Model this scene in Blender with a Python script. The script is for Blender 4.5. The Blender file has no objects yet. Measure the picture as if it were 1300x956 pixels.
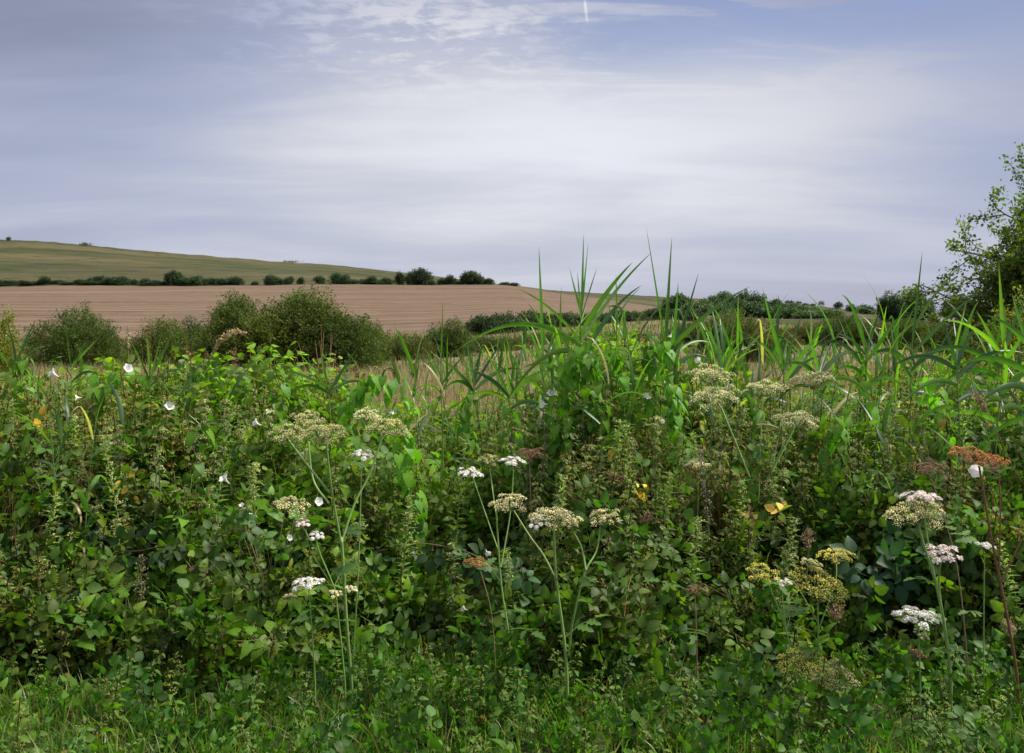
import bpy, math
import numpy as np

rng = np.random.default_rng(7)
R = math.radians
EYE, F, HY, CX = 1.65, 1150.0, 400.0, 650.0      # eye height, focal length and horizon of the photograph (1300 x 956)
COL = bpy.context.scene.collection
UP = np.array([0, 0, 1.0])


def at(px, py, Y):
    return np.array([(px - CX) / F * Y, Y, EYE + (HY - py) / F * Y])


def nrm(v):
    v = np.asarray(v, float)
    return v / np.maximum(np.linalg.norm(v, axis=-1, keepdims=True), 1e-9)


def frames(d, n):
    """rotation matrices with columns side, direction, normal"""
    d = nrm(d)
    n = n - (n * d).sum(-1, keepdims=True) * d
    n = nrm(n)
    s = np.cross(d, n)
    return np.stack([s, d, n], axis=-1)


_perm = np.random.default_rng(3).random((256, 256))


def vnoise(x, y):
    xi, yi = np.floor(x).astype(int), np.floor(y).astype(int)
    fx, fy = x - xi, y - yi
    fx, fy = fx * fx * (3 - 2 * fx), fy * fy * (3 - 2 * fy)
    g = lambda a, b: _perm[a % 256, b % 256]
    return (g(xi, yi) * (1 - fx) + g(xi + 1, yi) * fx) * (1 - fy) + (g(xi, yi + 1) * (1 - fx) + g(xi + 1, yi + 1) * fx) * fy


# ------------------------------------------------------------------ mesh collecting
class MB:
    def __init__(s):
        s.v, s.f, s.c, s.n = [], [], [], 0

    def add(s, v, f, c):
        v = np.asarray(v, float).reshape(-1, 3)
        f = np.asarray(f, int).reshape(-1, 3)
        c = np.asarray(c, float)
        if c.ndim == 1:
            c = np.broadcast_to(c, (len(v), len(c)))
        if c.shape[1] == 3:
            c = np.concatenate([c, np.zeros((len(c), 1))], 1)
        s.v.append(v); s.f.append(f + s.n); s.c.append(c); s.n += len(v)
        return s

    def inst(s, proto, Rm, T, S, tint=None):
        """copies of a (v, f, c) proto; tint multiplies its colour per copy"""
        v, f, c = proto
        N, k = len(T), len(v)
        S = np.broadcast_to(np.asarray(S, float), (N,))
        P = np.einsum('nij,kj->nki', Rm, v) * S[:, None, None] + T[:, None, :]
        fi = f[None] + (np.arange(N) * k)[:, None, None]
        if c.shape[1] == 3: c = np.concatenate([c, np.zeros((k, 1))], 1)
        C = np.broadcast_to(c[None], (N, k, 4))
        if tint is not None:
            tint = np.broadcast_to(tint, (N, 3))
            C = C * np.concatenate([tint, np.ones((N, 1))], 1)[:, None, :]
        return s.add(P.reshape(-1, 3), fi.reshape(-1, 3), C.reshape(-1, 4))

    def arrays(s):
        return np.concatenate(s.v), np.concatenate(s.f), np.concatenate(s.c)

    def mesh(s, name, mat, smooth=True):
        v, f, c = s.arrays()
        me = bpy.data.meshes.new(name)
        me.vertices.add(len(v)); me.vertices.foreach_set('co', v.astype(np.float32).ravel())
        me.loops.add(len(f) * 3); me.loops.foreach_set('vertex_index', f.astype(np.int32).ravel())
        me.polygons.add(len(f))
        me.polygons.foreach_set('loop_start', np.arange(0, len(f) * 3, 3, dtype=np.int32))
        me.polygons.foreach_set('loop_total', np.full(len(f), 3, dtype=np.int32))
        me.update(calc_edges=True)
        me.polygons.foreach_set('use_smooth', np.full(len(f), smooth, dtype=bool))
        a = me.color_attributes.new('tint', 'FLOAT_COLOR', 'POINT')
        a.data.foreach_set('color', c.astype(np.float32).ravel())
        me.materials.append(mat)
        return me

    def build(s, name, mat, parent=None, smooth=True):
        o = bpy.data.objects.new(name, s.mesh(name, mat, smooth))
        COL.objects.link(o)
        o.parent = parent
        return o


def tag(o, label=None, cat=None, group=None, kind=None):
    for k, v in (('label', label), ('category', cat), ('group', group), ('kind', kind)):
        if v: o[k] = v
    return o


def thing(name, label, cat, loc=(0, 0, 0), rz=0, group=None):
    o = bpy.data.objects.new(name, None)
    COL.objects.link(o)
    o.location = tuple(float(q) for q in loc); o.rotation_euler = (0, 0, rz)
    o.empty_display_size = 0.1
    return tag(o, label, cat, group)


def dup(o, loc, rot=(0, 0, 0), sc=1.0, label=None):
    def cp(src, parent):
        c = src.copy(); COL.objects.link(c); c.parent = parent
        for ch in kids.get(src.name, []):
            cp(ch, c)
        return c
    kids = {}
    def walk(q):
        kids[q.name] = list(q.children)
        for w in q.children: walk(w)
    walk(o)
    c = cp(o, None)
    c.location = tuple(float(q) for q in loc); c.rotation_euler = rot
    c.scale = (sc,) * 3 if np.isscalar(sc) else sc
    if label: c['label'] = label
    return c


def tube(P, r, sides=5, mb=None, c=(.1, .1, .1)):
    P = np.asarray(P, float); n = len(P)
    r = np.broadcast_to(np.asarray(r, float), (n,))
    t = nrm(np.gradient(P, axis=0))
    ref = np.array([1, 0, 0.]) if abs(t[:, 0]).mean() < .8 else np.array([0, 1., 0])
    a = nrm(np.cross(t, ref)); b = np.cross(t, a)
    th = np.arange(sides) / sides * 2 * np.pi
    V = P[:, None] + r[:, None, None] * (np.cos(th)[None, :, None] * a[:, None] + np.sin(th)[None, :, None] * b[:, None])
    f = []
    for i in range(n - 1):
        for j in range(sides):
            k = (j + 1) % sides
            A, B, Cc, D = i * sides + j, i * sides + k, (i + 1) * sides + k, (i + 1) * sides + j
            f += [(A, B, Cc), (A, Cc, D)]
    mb = mb or MB()
    mb.add(V.reshape(-1, 3), f, c)
    return mb


def smooth_path(P, n=14):
    P = np.asarray(P, float)
    if len(P) < 3:
        t = np.linspace(0, 1, n)[:, None]
        return P[0] * (1 - t) + P[-1] * t
    Q = np.vstack([2 * P[0] - P[1], P, 2 * P[-1] - P[-2]])
    out = []
    m = max(2, n // (len(P) - 1))
    for i in range(1, len(Q) - 2):
        t = np.linspace(0, 1, m, endpoint=False)[:, None]
        p0, p1, p2, p3 = Q[i - 1:i + 3]
        out.append(.5 * (2 * p1 + (p2 - p0) * t + (2 * p0 - 5 * p1 + 4 * p2 - p3) * t ** 2 + (3 * p1 - p0 - 3 * p2 + p3) * t ** 3))
    return np.vstack(out + [P[-1:]])


# ------------------------------------------------------------------ leaf shapes (unit length along +Y, normal +Z)
def leafshape(ys, ws, fold=.25, droop=.25, side_y=None, serr=0.0, col=(1, 1, 1), curl=0.0):
    ys, ws = np.array(ys, float), np.array(ws, float)
    n = len(ys)
    sy = ys if side_y is None else np.array(side_y, float)
    ser = 1 + serr * np.where(np.arange(n) % 2 == 0, 1, -1)
    w = ws * ser
    zm = -droop * ys ** 2
    L = np.stack([-w, sy, -droop * sy ** 2 + fold * w - curl * w ** 2], 1)
    Rr = np.stack([w, sy, -droop * sy ** 2 + fold * w - curl * w ** 2], 1)
    M = np.stack([np.zeros(n), ys, zm], 1)
    v = np.concatenate([M, L, Rr])
    f = []
    for i in range(n - 1):
        m0, m1, l0, l1, r0, r1 = i, i + 1, n + i, n + i + 1, 2 * n + i, 2 * n + i + 1
        f += [(m0, m1, l0), (m1, l1, l0), (m0, r0, m1), (m1, r0, r1)]
    c = np.ones((3 * n, 3)) * np.array(col)
    c[:n] *= 1.15          # paler midrib
    al = np.concatenate([ys + 1, np.array(sy) * .0 + ys + 1 - ws * .75, ys + 1 - ws * .75])      # runs along the side veins
    return v, np.array(f), np.concatenate([c, al[:, None]], 1)


OVATE = leafshape([0, .1, .2, .32, .44, .56, .68, .8, .9, 1], [.03, .2, .3, .36, .35, .34, .26, .2, .1, 0.0], .22, .22, serr=.075)
SERR = leafshape([0, .12, .22, .36, .48, .62, .74, .88, 1], [.04, .2, .23, .27, .21, .22, .13, .09, 0], .25, .35, serr=.14)
HEART = leafshape([0, .08, .25, .45, .65, .85, 1], [.12, .34, .37, .3, .2, .09, 0], .12, .3, side_y=[-.2, -.16, .16, .42, .65, .85, 1], curl=.15)
ELLIP = leafshape([0, .25, .55, .8, 1], [.03, .2, .22, .13, 0], .2, .2)
ROUND = leafshape([0, .2, .5, .8, 1], [.08, .38, .45, .3, .05], .15, .15)
LANCE = leafshape([0, .2, .45, .75, 1], [.03, .09, .1, .06, 0], .3, .3)
FLECK = leafshape([0, .5, 1], [.05, .3, 0], .2, .15)


def merge(items):
    mb = MB()
    for (proto, Rm, T, S, tint) in items:
        mb.inst(proto, Rm[None], np.asarray(T, float)[None], S, np.asarray(tint, float)[None])
    return mb.arrays()


def rotz(a):
    return np.array([[math.cos(a), -math.sin(a), 0], [math.sin(a), math.cos(a), 0], [0, 0, 1.]])


def bramble_leaf(g):
    """five leaflets on short stalks"""
    it = []
    for a, s, y in ((0, 1.0, .32), (R(62), .82, .28), (R(-62), .82, .28), (R(118), .6, .24), (R(-118), .6, .24)):
        Rm = rotz(a)
        off = Rm @ np.array([0, .16, 0]) + np.array([0, .3 if abs(a) < 2 else .26, 0])
        it.append((OVATE, Rm @ frames(np.array([0, 1, -.1 * g.random()]), np.array([.3 * g.normal(), 0, 1])), off, .62 * s, np.ones(3) * g.uniform(.9, 1.1)))
    v, f, c = merge(it)
    mb = MB(); mb.add(v, f, c)
    mb.add([[-.012, -.15, 0], [.012, -.15, 0], [0, .5, .01]], [[0, 1, 2]], (1.5, 1.2, 1.0))
    return mb.arrays()


# ------------------------------------------------------------------ shoots: short stems with leaves, growing along +Y, upper side +Z
def g_col(g, base, var=.22, dead=0.0, deadcol=(.32, .22, .04)):
    if g.random() < dead:
        return np.array(deadcol) * g.uniform(.7, 1.2)
    return np.array(base) * g.uniform(1 - var, 1 + var) * np.array([g.uniform(.85, 1.2), 1, g.uniform(.8, 1.15)])


def shoot(kind, g):
    mb = MB()
    if kind == 'bindweed':
        L, n = .42, 11
        P = np.stack([.03 * np.sin(np.linspace(0, 5, 8)), np.linspace(0, L, 8), .05 * np.linspace(0, 1, 8) ** 2 - .1 * np.linspace(0, 1, 8) ** 3], 1)
        tube(P, .0022, 3, mb, (.12, .17, .03))
        for i in range(n):
            t = (i + .5) / n
            p = np.array([.03 * math.sin(5 * t), L * t, .02])
            a = i * 2.4 + g.normal() * .4
            d = np.array([math.cos(a), .25 + .3 * g.random(), .25 * math.sin(a) - .35])
            p2 = p + nrm(d) * .04
            tube([p, p2], .0012, 3, mb, (.12, .17, .03))
            mb.inst(HEART, frames(d, np.array([.3 * g.normal(), .35, 1.]))[None], p2[None], g.uniform(.055, .095) * (1.15 - .45 * t), g_col(g, (.085, .20, .014), .28, .006)[None])
    elif kind == 'bramble':
        L, n = .45, 8
        P = np.stack([np.zeros(7), np.linspace(0, L, 7), .06 - .14 * np.linspace(-.4, 1, 7) ** 2], 1)
        tube(P, .0028, 4, mb, (.13, .09, .04))
        for i in range(n):
            t = (i + .6) / n
            p = np.array([0, L * t, .06 - .14 * (-.4 + 1.4 * t) ** 2])
            sd = 1 if i % 2 else -1
            d = np.array([sd * g.uniform(.6, 1), g.uniform(.2, .9), g.uniform(-.4, .3)])
            mb.inst(bramble_leaf(g), frames(d, np.array([.35 * g.normal(), .3 * g.normal(), 1.]))[None], (p + nrm(d) * .012)[None], g.uniform(.08, .125), g_col(g, (.055, .13, .018), .28, .015)[None])
    elif kind == 'nettle':
        L, n = .45, 9
        tube([[0, 0, 0], [0, L * .5, .01], [0, L, 0]], .003, 4, mb, (.10, .12, .05))
        for i in range(n):
            t = (i + .3) / n
            for sd in (1, -1):
                a = i * 1.57 + (0 if sd > 0 else math.pi) + g.normal() * .2
                d = np.array([math.cos(a), .15 + .3 * t, math.sin(a)])
                s = g.uniform(.06, .085) * (1.15 - .8 * t)
                mb.inst(SERR, frames(d - np.array([0, .5 * g.random(), 0]), np.array([0, 1., .2]))[None], np.array([[0, L * t, 0]]) + nrm(d) * .012, s, g_col(g, (.095, .185, .025), .28, .03)[None])
                if t > .3:      # hanging strings of green-brown seed
                    m = 9
                    base = np.array([0, L * t, 0]); d2 = np.array([math.cos(a + .7), -.4, math.sin(a + .7)])
                    T = base + nrm(d2) * np.linspace(.008, .05 * (1.2 - .6 * t), m)[:, None] + g.normal(size=(m, 3)) * .003
                    mb.inst(FLECK, frames(g.normal(size=(m, 3)), g.normal(size=(m, 3))), T, .012, np.broadcast_to(g_col(g, (.31, .32, .14), .35), (m, 3)))
    elif kind == 'herb':
        L = .36
        for br in range(4):
            a = g.uniform(-.6, .6); l = L * g.uniform(.6, 1)
            e = np.array([math.sin(a) * l, math.cos(a) * l, g.normal() * .06])
            tube([[0, 0, 0], e * .5 + [0, 0, .01], e], .0018, 3, mb, (.12, .13, .05))
            for i in range(13):
                t = (i + 1) / 13
                d = nrm(e) + g.normal(size=3) * .75
                mb.inst(ELLIP, frames(d, np.array([.3 * g.normal(), .2, 1.]))[None], (e * t)[None], g.uniform(.025, .048), g_col(g, (.095, .20, .020), .28, .015)[None])
    elif kind == 'round':
        L = .3
        for i in range(15):
            d = np.array([g.normal() * .8, g.uniform(0, 1), g.normal() * .5])
            p = np.array([g.normal() * .03, g.uniform(0, L), g.normal() * .03])
            mb.inst(ROUND if g.random() < .6 else OVATE, frames(d, np.array([.4 * g.normal(), .4 * g.normal(), 1.]))[None], p[None], g.uniform(.035, .07), g_col(g, (.068, .16, .018), .3, .01)[None])
        tube([[0, 0, 0], [0, L, 0]], .002, 3, mb, (.12, .13, .05))
    elif kind == 'straw':
        for i in range(16):
            e = np.array([g.normal() * .14, g.uniform(.25, .6), g.normal() * .12])
            w = .0018
            tube([[g.normal() * .02, 0, 0], e * .5 + g.normal(size=3) * .015, e], [w, w, w * .4], 3, mb, g_col(g, (.30, .2, .1), .4))
    return mb.arrays()


# ------------------------------------------------------------------ materials
def nodes_of(name):
    m = bpy.data.materials.new(name); m.use_nodes = True
    nt = m.node_tree; nt.nodes.clear()
    return m, nt, (lambda t: nt.nodes.new(t)), (lambda a, b: nt.links.new(a, b))


def leaf_mat(name, transl=.35, rough=.5, spec=.35, noise=60, boost=(1.45, 1.9, .4), objvar=.25):
    m, nt, N, L = nodes_of(name)
    att = N('ShaderNodeAttribute'); att.attribute_name = 'tint'
    nz = N('ShaderNodeTexNoise'); nz.inputs['Scale'].default_value = noise; nz.inputs['Detail'].default_value = 3
    co = N('ShaderNodeTexCoord'); L(co.outputs['Object'], nz.inputs['Vector'])
    mr = N('ShaderNodeMapRange'); mr.inputs['To Min'].default_value = .72; mr.inputs['To Max'].default_value = 1.28
    L(nz.outputs['Fac'], mr.inputs['Value'])
    oi = N('ShaderNodeObjectInfo')
    m2 = N('ShaderNodeMapRange'); m2.inputs['To Min'].default_value = 1 - objvar; m2.inputs['To Max'].default_value = 1 + objvar
    L(oi.outputs['Random'], m2.inputs['Value'])
    mm = N('ShaderNodeMath'); mm.operation = 'MULTIPLY'; L(mr.outputs[0], mm.inputs[0]); L(m2.outputs[0], mm.inputs[1])
    vs_ = N('ShaderNodeMath'); vs_.operation = 'MULTIPLY'; vs_.inputs[1].default_value = 7.0; L(att.outputs['Alpha'], vs_.inputs[0])
    fr = N('ShaderNodeMath'); fr.operation = 'PINGPONG'; fr.inputs[1].default_value = .5; L(vs_.outputs[0], fr.inputs[0])
    vr = N('ShaderNodeMapRange'); vr.interpolation_type = 'SMOOTHSTEP'; vr.inputs['From Min'].default_value = 0; vr.inputs['From Max'].default_value = .16; vr.inputs['To Min'].default_value = 1.3; vr.inputs['To Max'].default_value = .95; L(fr.outputs[0], vr.inputs['Value'])
    gt = N('ShaderNodeMath'); gt.operation = 'GREATER_THAN'; gt.inputs[1].default_value = .05; L(att.outputs['Alpha'], gt.inputs[0])
    vx_ = N('ShaderNodeMix'); L(gt.outputs[0], vx_.inputs[0]); vx_.inputs[2].default_value = 1.0; L(vr.outputs[0], vx_.inputs[3])
    m3 = N('ShaderNodeMath'); m3.operation = 'MULTIPLY'; L(mm.outputs[0], m3.inputs[0]); L(vx_.outputs[0], m3.inputs[1]); mm = m3
    vm = N('ShaderNodeVectorMath'); vm.operation = 'SCALE'; L(att.outputs['Color'], vm.inputs[0]); L(mm.outputs[0], vm.inputs['Scale'])
    p = N('ShaderNodeBsdfPrincipled'); L(vm.outputs[0], p.inputs['Base Color'])
    p.inputs['Roughness'].default_value = rough; p.inputs['Specular IOR Level'].default_value = spec
    bp_ = N('ShaderNodeBump'); bp_.inputs['Strength'].default_value = .35; bp_.inputs['Distance'].default_value = .004; L(mm.outputs[0], bp_.inputs['Height']); L(bp_.outputs[0], p.inputs['Normal'])
    out = N('ShaderNodeOutputMaterial')
    if transl > 0:
        tb = N('ShaderNodeVectorMath'); tb.operation = 'MULTIPLY'; tb.inputs[1].default_value = boost
        L(vm.outputs[0], tb.inputs[0])
        t = N('ShaderNodeBsdfTranslucent'); L(tb.outputs[0], t.inputs['Color'])
        mx = N('ShaderNodeMixShader'); mx.inputs[0].default_value = transl
        L(p.outputs[0], mx.inputs[1]); L(t.outputs[0], mx.inputs[2]); L(mx.outputs[0], out.inputs['Surface'])
    else:
        L(p.outputs[0], out.inputs['Surface'])
    return m


M_LEAF = leaf_mat('leaf_green', .42, .5, .28)
M_REED = leaf_mat('reed_green', .42, .4, .4, noise=25, objvar=.2)
M_FAR = leaf_mat('far_foliage', .25, .6, .2, noise=2.0, objvar=.12)
M_STEM = leaf_mat('plant_stem', 0, .55, .3, noise=40, objvar=.1)
M_DRY = leaf_mat('dry_straw', .3, .7, .2, noise=30, boost=(1.2, 1.1, .9), objvar=.15)
M_PETAL = leaf_mat('white_petal', .35, .6, .2, noise=80, boost=(1, 1, 1), objvar=.05)
M_BARK = leaf_mat('bark', 0, .85, .1, noise=14, objvar=.1)


def ground_mat(name, c1, c2, c3, scales=(.02, .3, 6), stripes=None, bump=.3):
    m, nt, N, L = nodes_of(name)
    geo = N('ShaderNodeNewGeometry')
    def noise(sc, detail=6, rough=.6):
        n = N('ShaderNodeTexNoise'); n.inputs['Scale'].default_value = sc; n.inputs['Detail'].default_value = detail; n.inputs['Roughness'].default_value = rough
        L(geo.outputs['Position'], n.inputs['Vector']); return n
    def ramp(src, lo, hi):
        r = N('ShaderNodeMapRange'); r.inputs['From Min'].default_value = lo; r.inputs['From Max'].default_value = hi
        L(src, r.inputs['Value']); return r.outputs[0]
    def mix(fac, a, b):
        x = N('ShaderNodeMix'); x.data_type = 'RGBA'
        L(fac, x.inputs[0])
        for s, val in ((6, a), (7, b)):
            if isinstance(val, tuple): x.inputs[s].default_value = (*val, 1)
            else: L(val, x.inputs[s])
        return x.outputs[2]
    n1, n2, n3 = noise(scales[0]), noise(scales[1]), noise(scales[2])
    c = mix(ramp(n1.outputs['Fac'], .38, .62), c1, c2)
    c = mix(ramp(n2.outputs['Fac'], .42, .75), c, c3)
    if stripes:
        for (ang, sc, stretch, colr, lo, hi) in stripes:
            mp = N('ShaderNodeMapping'); mp.inputs['Rotation'].default_value = (0, 0, R(ang)); mp.inputs['Scale'].default_value = (sc * stretch, sc, 0)
            L(geo.outputs['Position'], mp.inputs['Vector'])
            w = N('ShaderNodeTexNoise'); w.inputs['Scale'].default_value = 1; w.inputs['Detail'].default_value = 5; w.inputs['Roughness'].default_value = .65
            L(mp.outputs[0], w.inputs['Vector'])
            c = mix(ramp(w.outputs['Fac'], lo, hi), c, colr)
    hm = N('ShaderNodeMapRange'); hm.inputs['To Min'].default_value = .75; hm.inputs['To Max'].default_value = 1.25; L(n3.outputs['Fac'], hm.inputs['Value'])
    vs = N('ShaderNodeVectorMath'); vs.operation = 'SCALE'; L(c, vs.inputs[0]); L(hm.outputs[0], vs.inputs['Scale'])
    p = N('ShaderNodeBsdfPrincipled'); L(vs.outputs[0], p.inputs['Base Color']); p.inputs['Roughness'].default_value = .95; p.inputs['Specular IOR Level'].default_value = .1
    b = N('ShaderNodeBump'); b.inputs['Strength'].default_value = bump; b.inputs['Distance'].default_value = .1; L(n3.outputs['Fac'], b.inputs['Height']); L(b.outputs[0], p.inputs['Normal'])
    out = N('ShaderNodeOutputMaterial'); L(p.outputs[0], out.inputs['Surface'])
    return m


G_MEADOW = ground_mat('meadow_ground', (.13, .11, .05), (.20, .15, .075), (.06, .09, .025), (.06, .5, 8))
G_FIELD = ground_mat('stubble_field', (.106, .067, .040), (.126, .083, .051), (.086, .055, .034), (.012, .06, 1.5),
                     stripes=[(-9, .30, .04, (.168, .118, .080), .42, .66), (-14, .20, .05, (.058, .041, .024), .5, .66), (-10, .02, .15, (.140, .095, .062), .45, .75), (-14, .6, .25, (.21, .155, .11), .56, .70), (-12, .05, .02, (.175, .125, .083), .57, .66)])
G_HILL = ground_mat('down_grass', (.038, .050, .016), (.058, .052, .023), (.024, .034, .011), (.006, .03, .4),
                    stripes=[(4, .012, .2, (.090, .074, .034), .46, .6), (-6, .02, .25, (.034, .044, .014), .5, .75), (2, .06, .3, (.09, .078, .032), .5, .75), (8, .10, .5, (.020, .028, .010), .55, .66), (0, .3, .6, (.022, .032, .012), .62, .72)])
G_VERGE = ground_mat('verge_ground', (.03, .05, .014), (.045, .06, .018), (.04, .03, .016), (.8, 4, 30))
G_CORE = ground_mat('hedge_core_dark', (.02, .02, .009), (.03, .025, .012), (.02, .03, .01), (1, 5, 30))  # dark fill for the added hedge core, so gaps look shaded

# ------------------------------------------------------------------ terrain
X2 = ([-900, 200, 540, 700, 850, 900, 1000, 1300, 2200], [434, 432, 424, 412, 404, 409, 413, 413, 414])
X3 = ([-900, 0, 300, 640, 665, 700, 755, 836, 880, 950, 1000, 1300, 2200], [360, 363.5, 362, 362.5, 365, 371, 378, 391, 397, 401.5, 403, 404, 404])
X4 = ([-900, -200, 0, 60, 120, 200, 260, 330, 437, 500, 560, 610, 690, 750, 840, 900, 1000, 1040, 1070, 1100, 1200, 1300, 2200],
      [276, 293, 304.5, 307, 312, 320, 324.5, 331, 337.5, 344, 351, 358.5, 368, 372, 376.5, 380, 386, 389, 392.5, 395, 397, 398, 398.5])


def terrain(px, d):
    """height of the land along the ray at photo column px, d metres ahead"""
    px, d = np.broadcast_arrays(np.asarray(px, float), np.asarray(d, float))
    zy = lambda y, dd: EYE + (HY - y) / F * dd
    k2, k3, k4 = (np.interp(px, *q) for q in (X2, X3, X4))
    zs = [0 * px, 0 * px, 0 * px - .28, 0 * px - .62, 0 * px - 1.12, zy(k2, 140), zy(k3, 430), zy((k3 * .45 + k4 * .55), 640), zy(k4, 900)]
    ds = [.1, 8.5, 14, 25, 40, 140, 430, 640, 900]
    zs += [zs[-1] * .85 - 4, zs[-1] * .2 - 6, 0 * px - 8, 0 * px - 8]
    ds += [1300, 3000, 8000, 30000]
    ld = np.log(np.maximum(d, .1)); out = np.array(zs[0], float)
    for i in range(len(ds) - 1):
        a, b = math.log(ds[i]), math.log(ds[i + 1])
        t = (d - ds[i]) / (ds[i + 1] - ds[i])
        out = np.where((d >= ds[i]), zs[i] * (1 - np.clip(t, 0, 1)) + zs[i + 1] * np.clip(t, 0, 1), out)
    rough = (vnoise(px * d / F / 40 + 50, d / 40 + 7) - .5) * np.clip((d - 60) / 200, 0, 1) * 1.2
    edge = (vnoise(px * d / F / 9 + 20, d / 50) - .5) * np.clip((d - 300) / 500, 0, 1) * 1.0
    return out + rough + edge


def sheet(name, d0s, mat, label=None, x0=-900, x1=2200):
    pxs = np.linspace(x0, x1, 420)
    D = np.array(d0s)
    PX, DD = np.meshgrid(pxs, D)
    X = (PX - CX) / F * DD
    Z = terrain(PX, DD)
    n, m = DD.shape
    v = np.stack([X, DD, Z], -1).reshape(-1, 3)
    i, j = np.meshgrid(np.arange(n - 1), np.arange(m - 1), indexing='ij')
    a = (i * m + j).ravel()
    f = np.concatenate([np.stack([a, a + 1, a + m + 1], 1), np.stack([a, a + m + 1, a + m], 1)])
    mb = MB(); mb.add(v, f, (1, 1, 1))
    o = mb.build(name, mat)
    return tag(o, label, kind='structure')


sheet('ground', [-30, -5, 0.5, 2, 3.2, 4.2, 5, 6, 7, 8.5], G_VERGE)
sheet('meadow', list(np.linspace(8.5, 14, 8)) + list(np.linspace(15, 40, 20)) + list(np.linspace(43, 140, 30)), G_MEADOW)
sheet('ploughed_field', list(np.linspace(140, 430, 60)), G_FIELD, None, -900, 885)
sheet('pasture', list(np.linspace(140, 430, 60)), G_HILL, None, 885, 2200)
sheet('hills', list(np.linspace(430, 900, 70)) + [960, 1050, 1300, 2000, 3000, 8000, 30000], G_HILL)

# ------------------------------------------------------------------ hedge body: height profile and bumps
def hedge_top(x):
    px = x / 6.2 * F + CX
    y = np.interp(px, [-400, 0, 60, 150, 250, 400, 470, 600, 650, 700, 760, 850, 900, 1000, 1100, 1200, 1300, 1700],
                  [462, 472, 488, 490, 498, 500, 530, 538, 524, 482, 470, 474, 492, 500, 502, 488, 468, 466])
    return EYE + (HY - y) / F * 6.2


def hedge_pt(x, s):
    """front face and top of the hedge: s 0 = foot of the face, 1 = back edge"""
    H = hedge_top(x)
    k = [0, .14, .32, .5, .68, .85, 1]
    Y = np.interp(s, k, [3.74, 3.92, 4.48, 5.2, 6.0, 6.8, 7.5])
    z = np.interp(s, k, [0.0, .36, .70, .93, .995, 1, .8])
    Z = np.where(s < .14, z, z * H)
    Z = np.where(s < .14, s / .14 * .36 * H, Z)
    return np.stack([x, Y, Z], -1)


def hedge_n(s):
    a = np.interp(s, [0, .14, .32, .5, .68, 1], [8, 20, 38, 62, 82, 95])
    a = np.radians(a)
    return np.stack([0 * s, -np.cos(a), np.sin(a)], -1)


def bump(x, s):
    b_ = (vnoise(x * 1.5 + 40, s * 5 + 3) - .5) * .46 + (vnoise(x * 4 + 9, s * 12 + 33) - .5) * .26
    return np.where(b_ > 0, b_ * np.interp(s, [0, .3, .55], [.25, .4, 1]), b_) \
        - .62 * np.exp(-((x + .22) / .42) ** 2 - ((s - .27) / .16) ** 2) - .3 * np.exp(-((x + .5) / .3) ** 2 - ((s - .1) / .09) ** 2) \
        - .5 * np.exp(-((x - 1.8) / .45) ** 2 - ((s - .16) / .1) ** 2) - .3 * np.exp(-((x + 1.9) / .4) ** 2 - ((s - .34) / .1) ** 2) - .25 * np.exp(-((x - 1.0) / .3) ** 2 - ((s - .5) / .1) ** 2)


def to_px(P):
    return P[:, 0] / P[:, 1] * F + CX, HY - (P[:, 2] - EYE) / P[:, 1] * F


# added dark core: keeps gaps between leaves dark, blocks light from behind
xs = np.linspace(-7, 7, 90); ss = np.linspace(0, 1, 26)
XX, SS = np.meshgrid(xs, ss)
core = hedge_pt(XX, SS) - hedge_n(SS) * (.42 - .3 * bump(XX, SS))[..., None]
core[0, :, 2] = -.1; core[0, :, 1] += .35; core[..., 1] = np.minimum(core[..., 1], 7.3); core[-1, :, 2] = -.1
a = (np.arange(25)[:, None] * 90 + np.arange(89)[None]).ravel()
tag(MB().add(core.reshape(-1, 3), np.concatenate([np.stack([a, a + 1, a + 91], 1), np.stack([a, a + 91, a + 90], 1)]), (1, 1, 1)).build('added_hedge_core', G_CORE), kind='structure')

SP = ['bindweed', 'bramble', 'nettle', 'herb', 'round', 'straw']
PROTO = {k: [shoot(k, rng) for _ in range(6)] for k in SP}
N = 11500
x = rng.uniform(-5.6, 5.6, N)
s = rng.beta(1.1, 1.15, N)
depth = rng.exponential(.10, N) - .07
depth[: N // 6] += .16
P = hedge_pt(x, s); nn = hedge_n(s)
bp = bump(x, s)
P = P + nn * (bp - depth - .16)[:, None]
px, py = to_px(P)


def blob(cx, cy, rx, ry, wgt):
    return wgt * np.exp(-(((px - cx) / rx) ** 2 + ((py - cy) / ry) ** 2))


W = np.zeros((N, 6))
W[:, 0] = .22 + blob(570, 620, 150, 130, 5) + blob(300, 490, 260, 28, 4) + blob(760, 500, 130, 70, 3.5) + blob(500, 560, 60, 50, 3) + blob(1150, 540, 200, 40, 1)
W[:, 1] = .35 + blob(120, 760, 230, 110, 2.2) + blob(1180, 740, 170, 100, 6) + blob(680, 770, 70, 90, 2.5) + blob(560, 800, 150, 60, 1.5)
W[:, 2] = .5 + blob(130, 570, 170, 80, 3.2) + blob(860, 600, 180, 110, 3.2) + blob(650, 520, 70, 40, 2) + blob(1150, 600, 150, 70, 1.6)
W[:, 3] = .3 + blob(930, 790, 90, 80, 3) + blob(400, 790, 90, 60, 1.6) + blob(1010, 570, 80, 60, 1.5) + blob(1230, 840, 70, 40, 2)
W[:, 4] = .5 + blob(250, 740, 120, 80, 1.8) + blob(350, 620, 70, 60, 1.2) + blob(600, 840, 300, 40, 1)
W[:, 5] = .06 + blob(820, 770, 55, 90, 1.2) + blob(110, 500, 200, 30, .35) + blob(1240, 650, 60, 110, .4) + blob(820, 620, 60, 60, .2)
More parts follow.
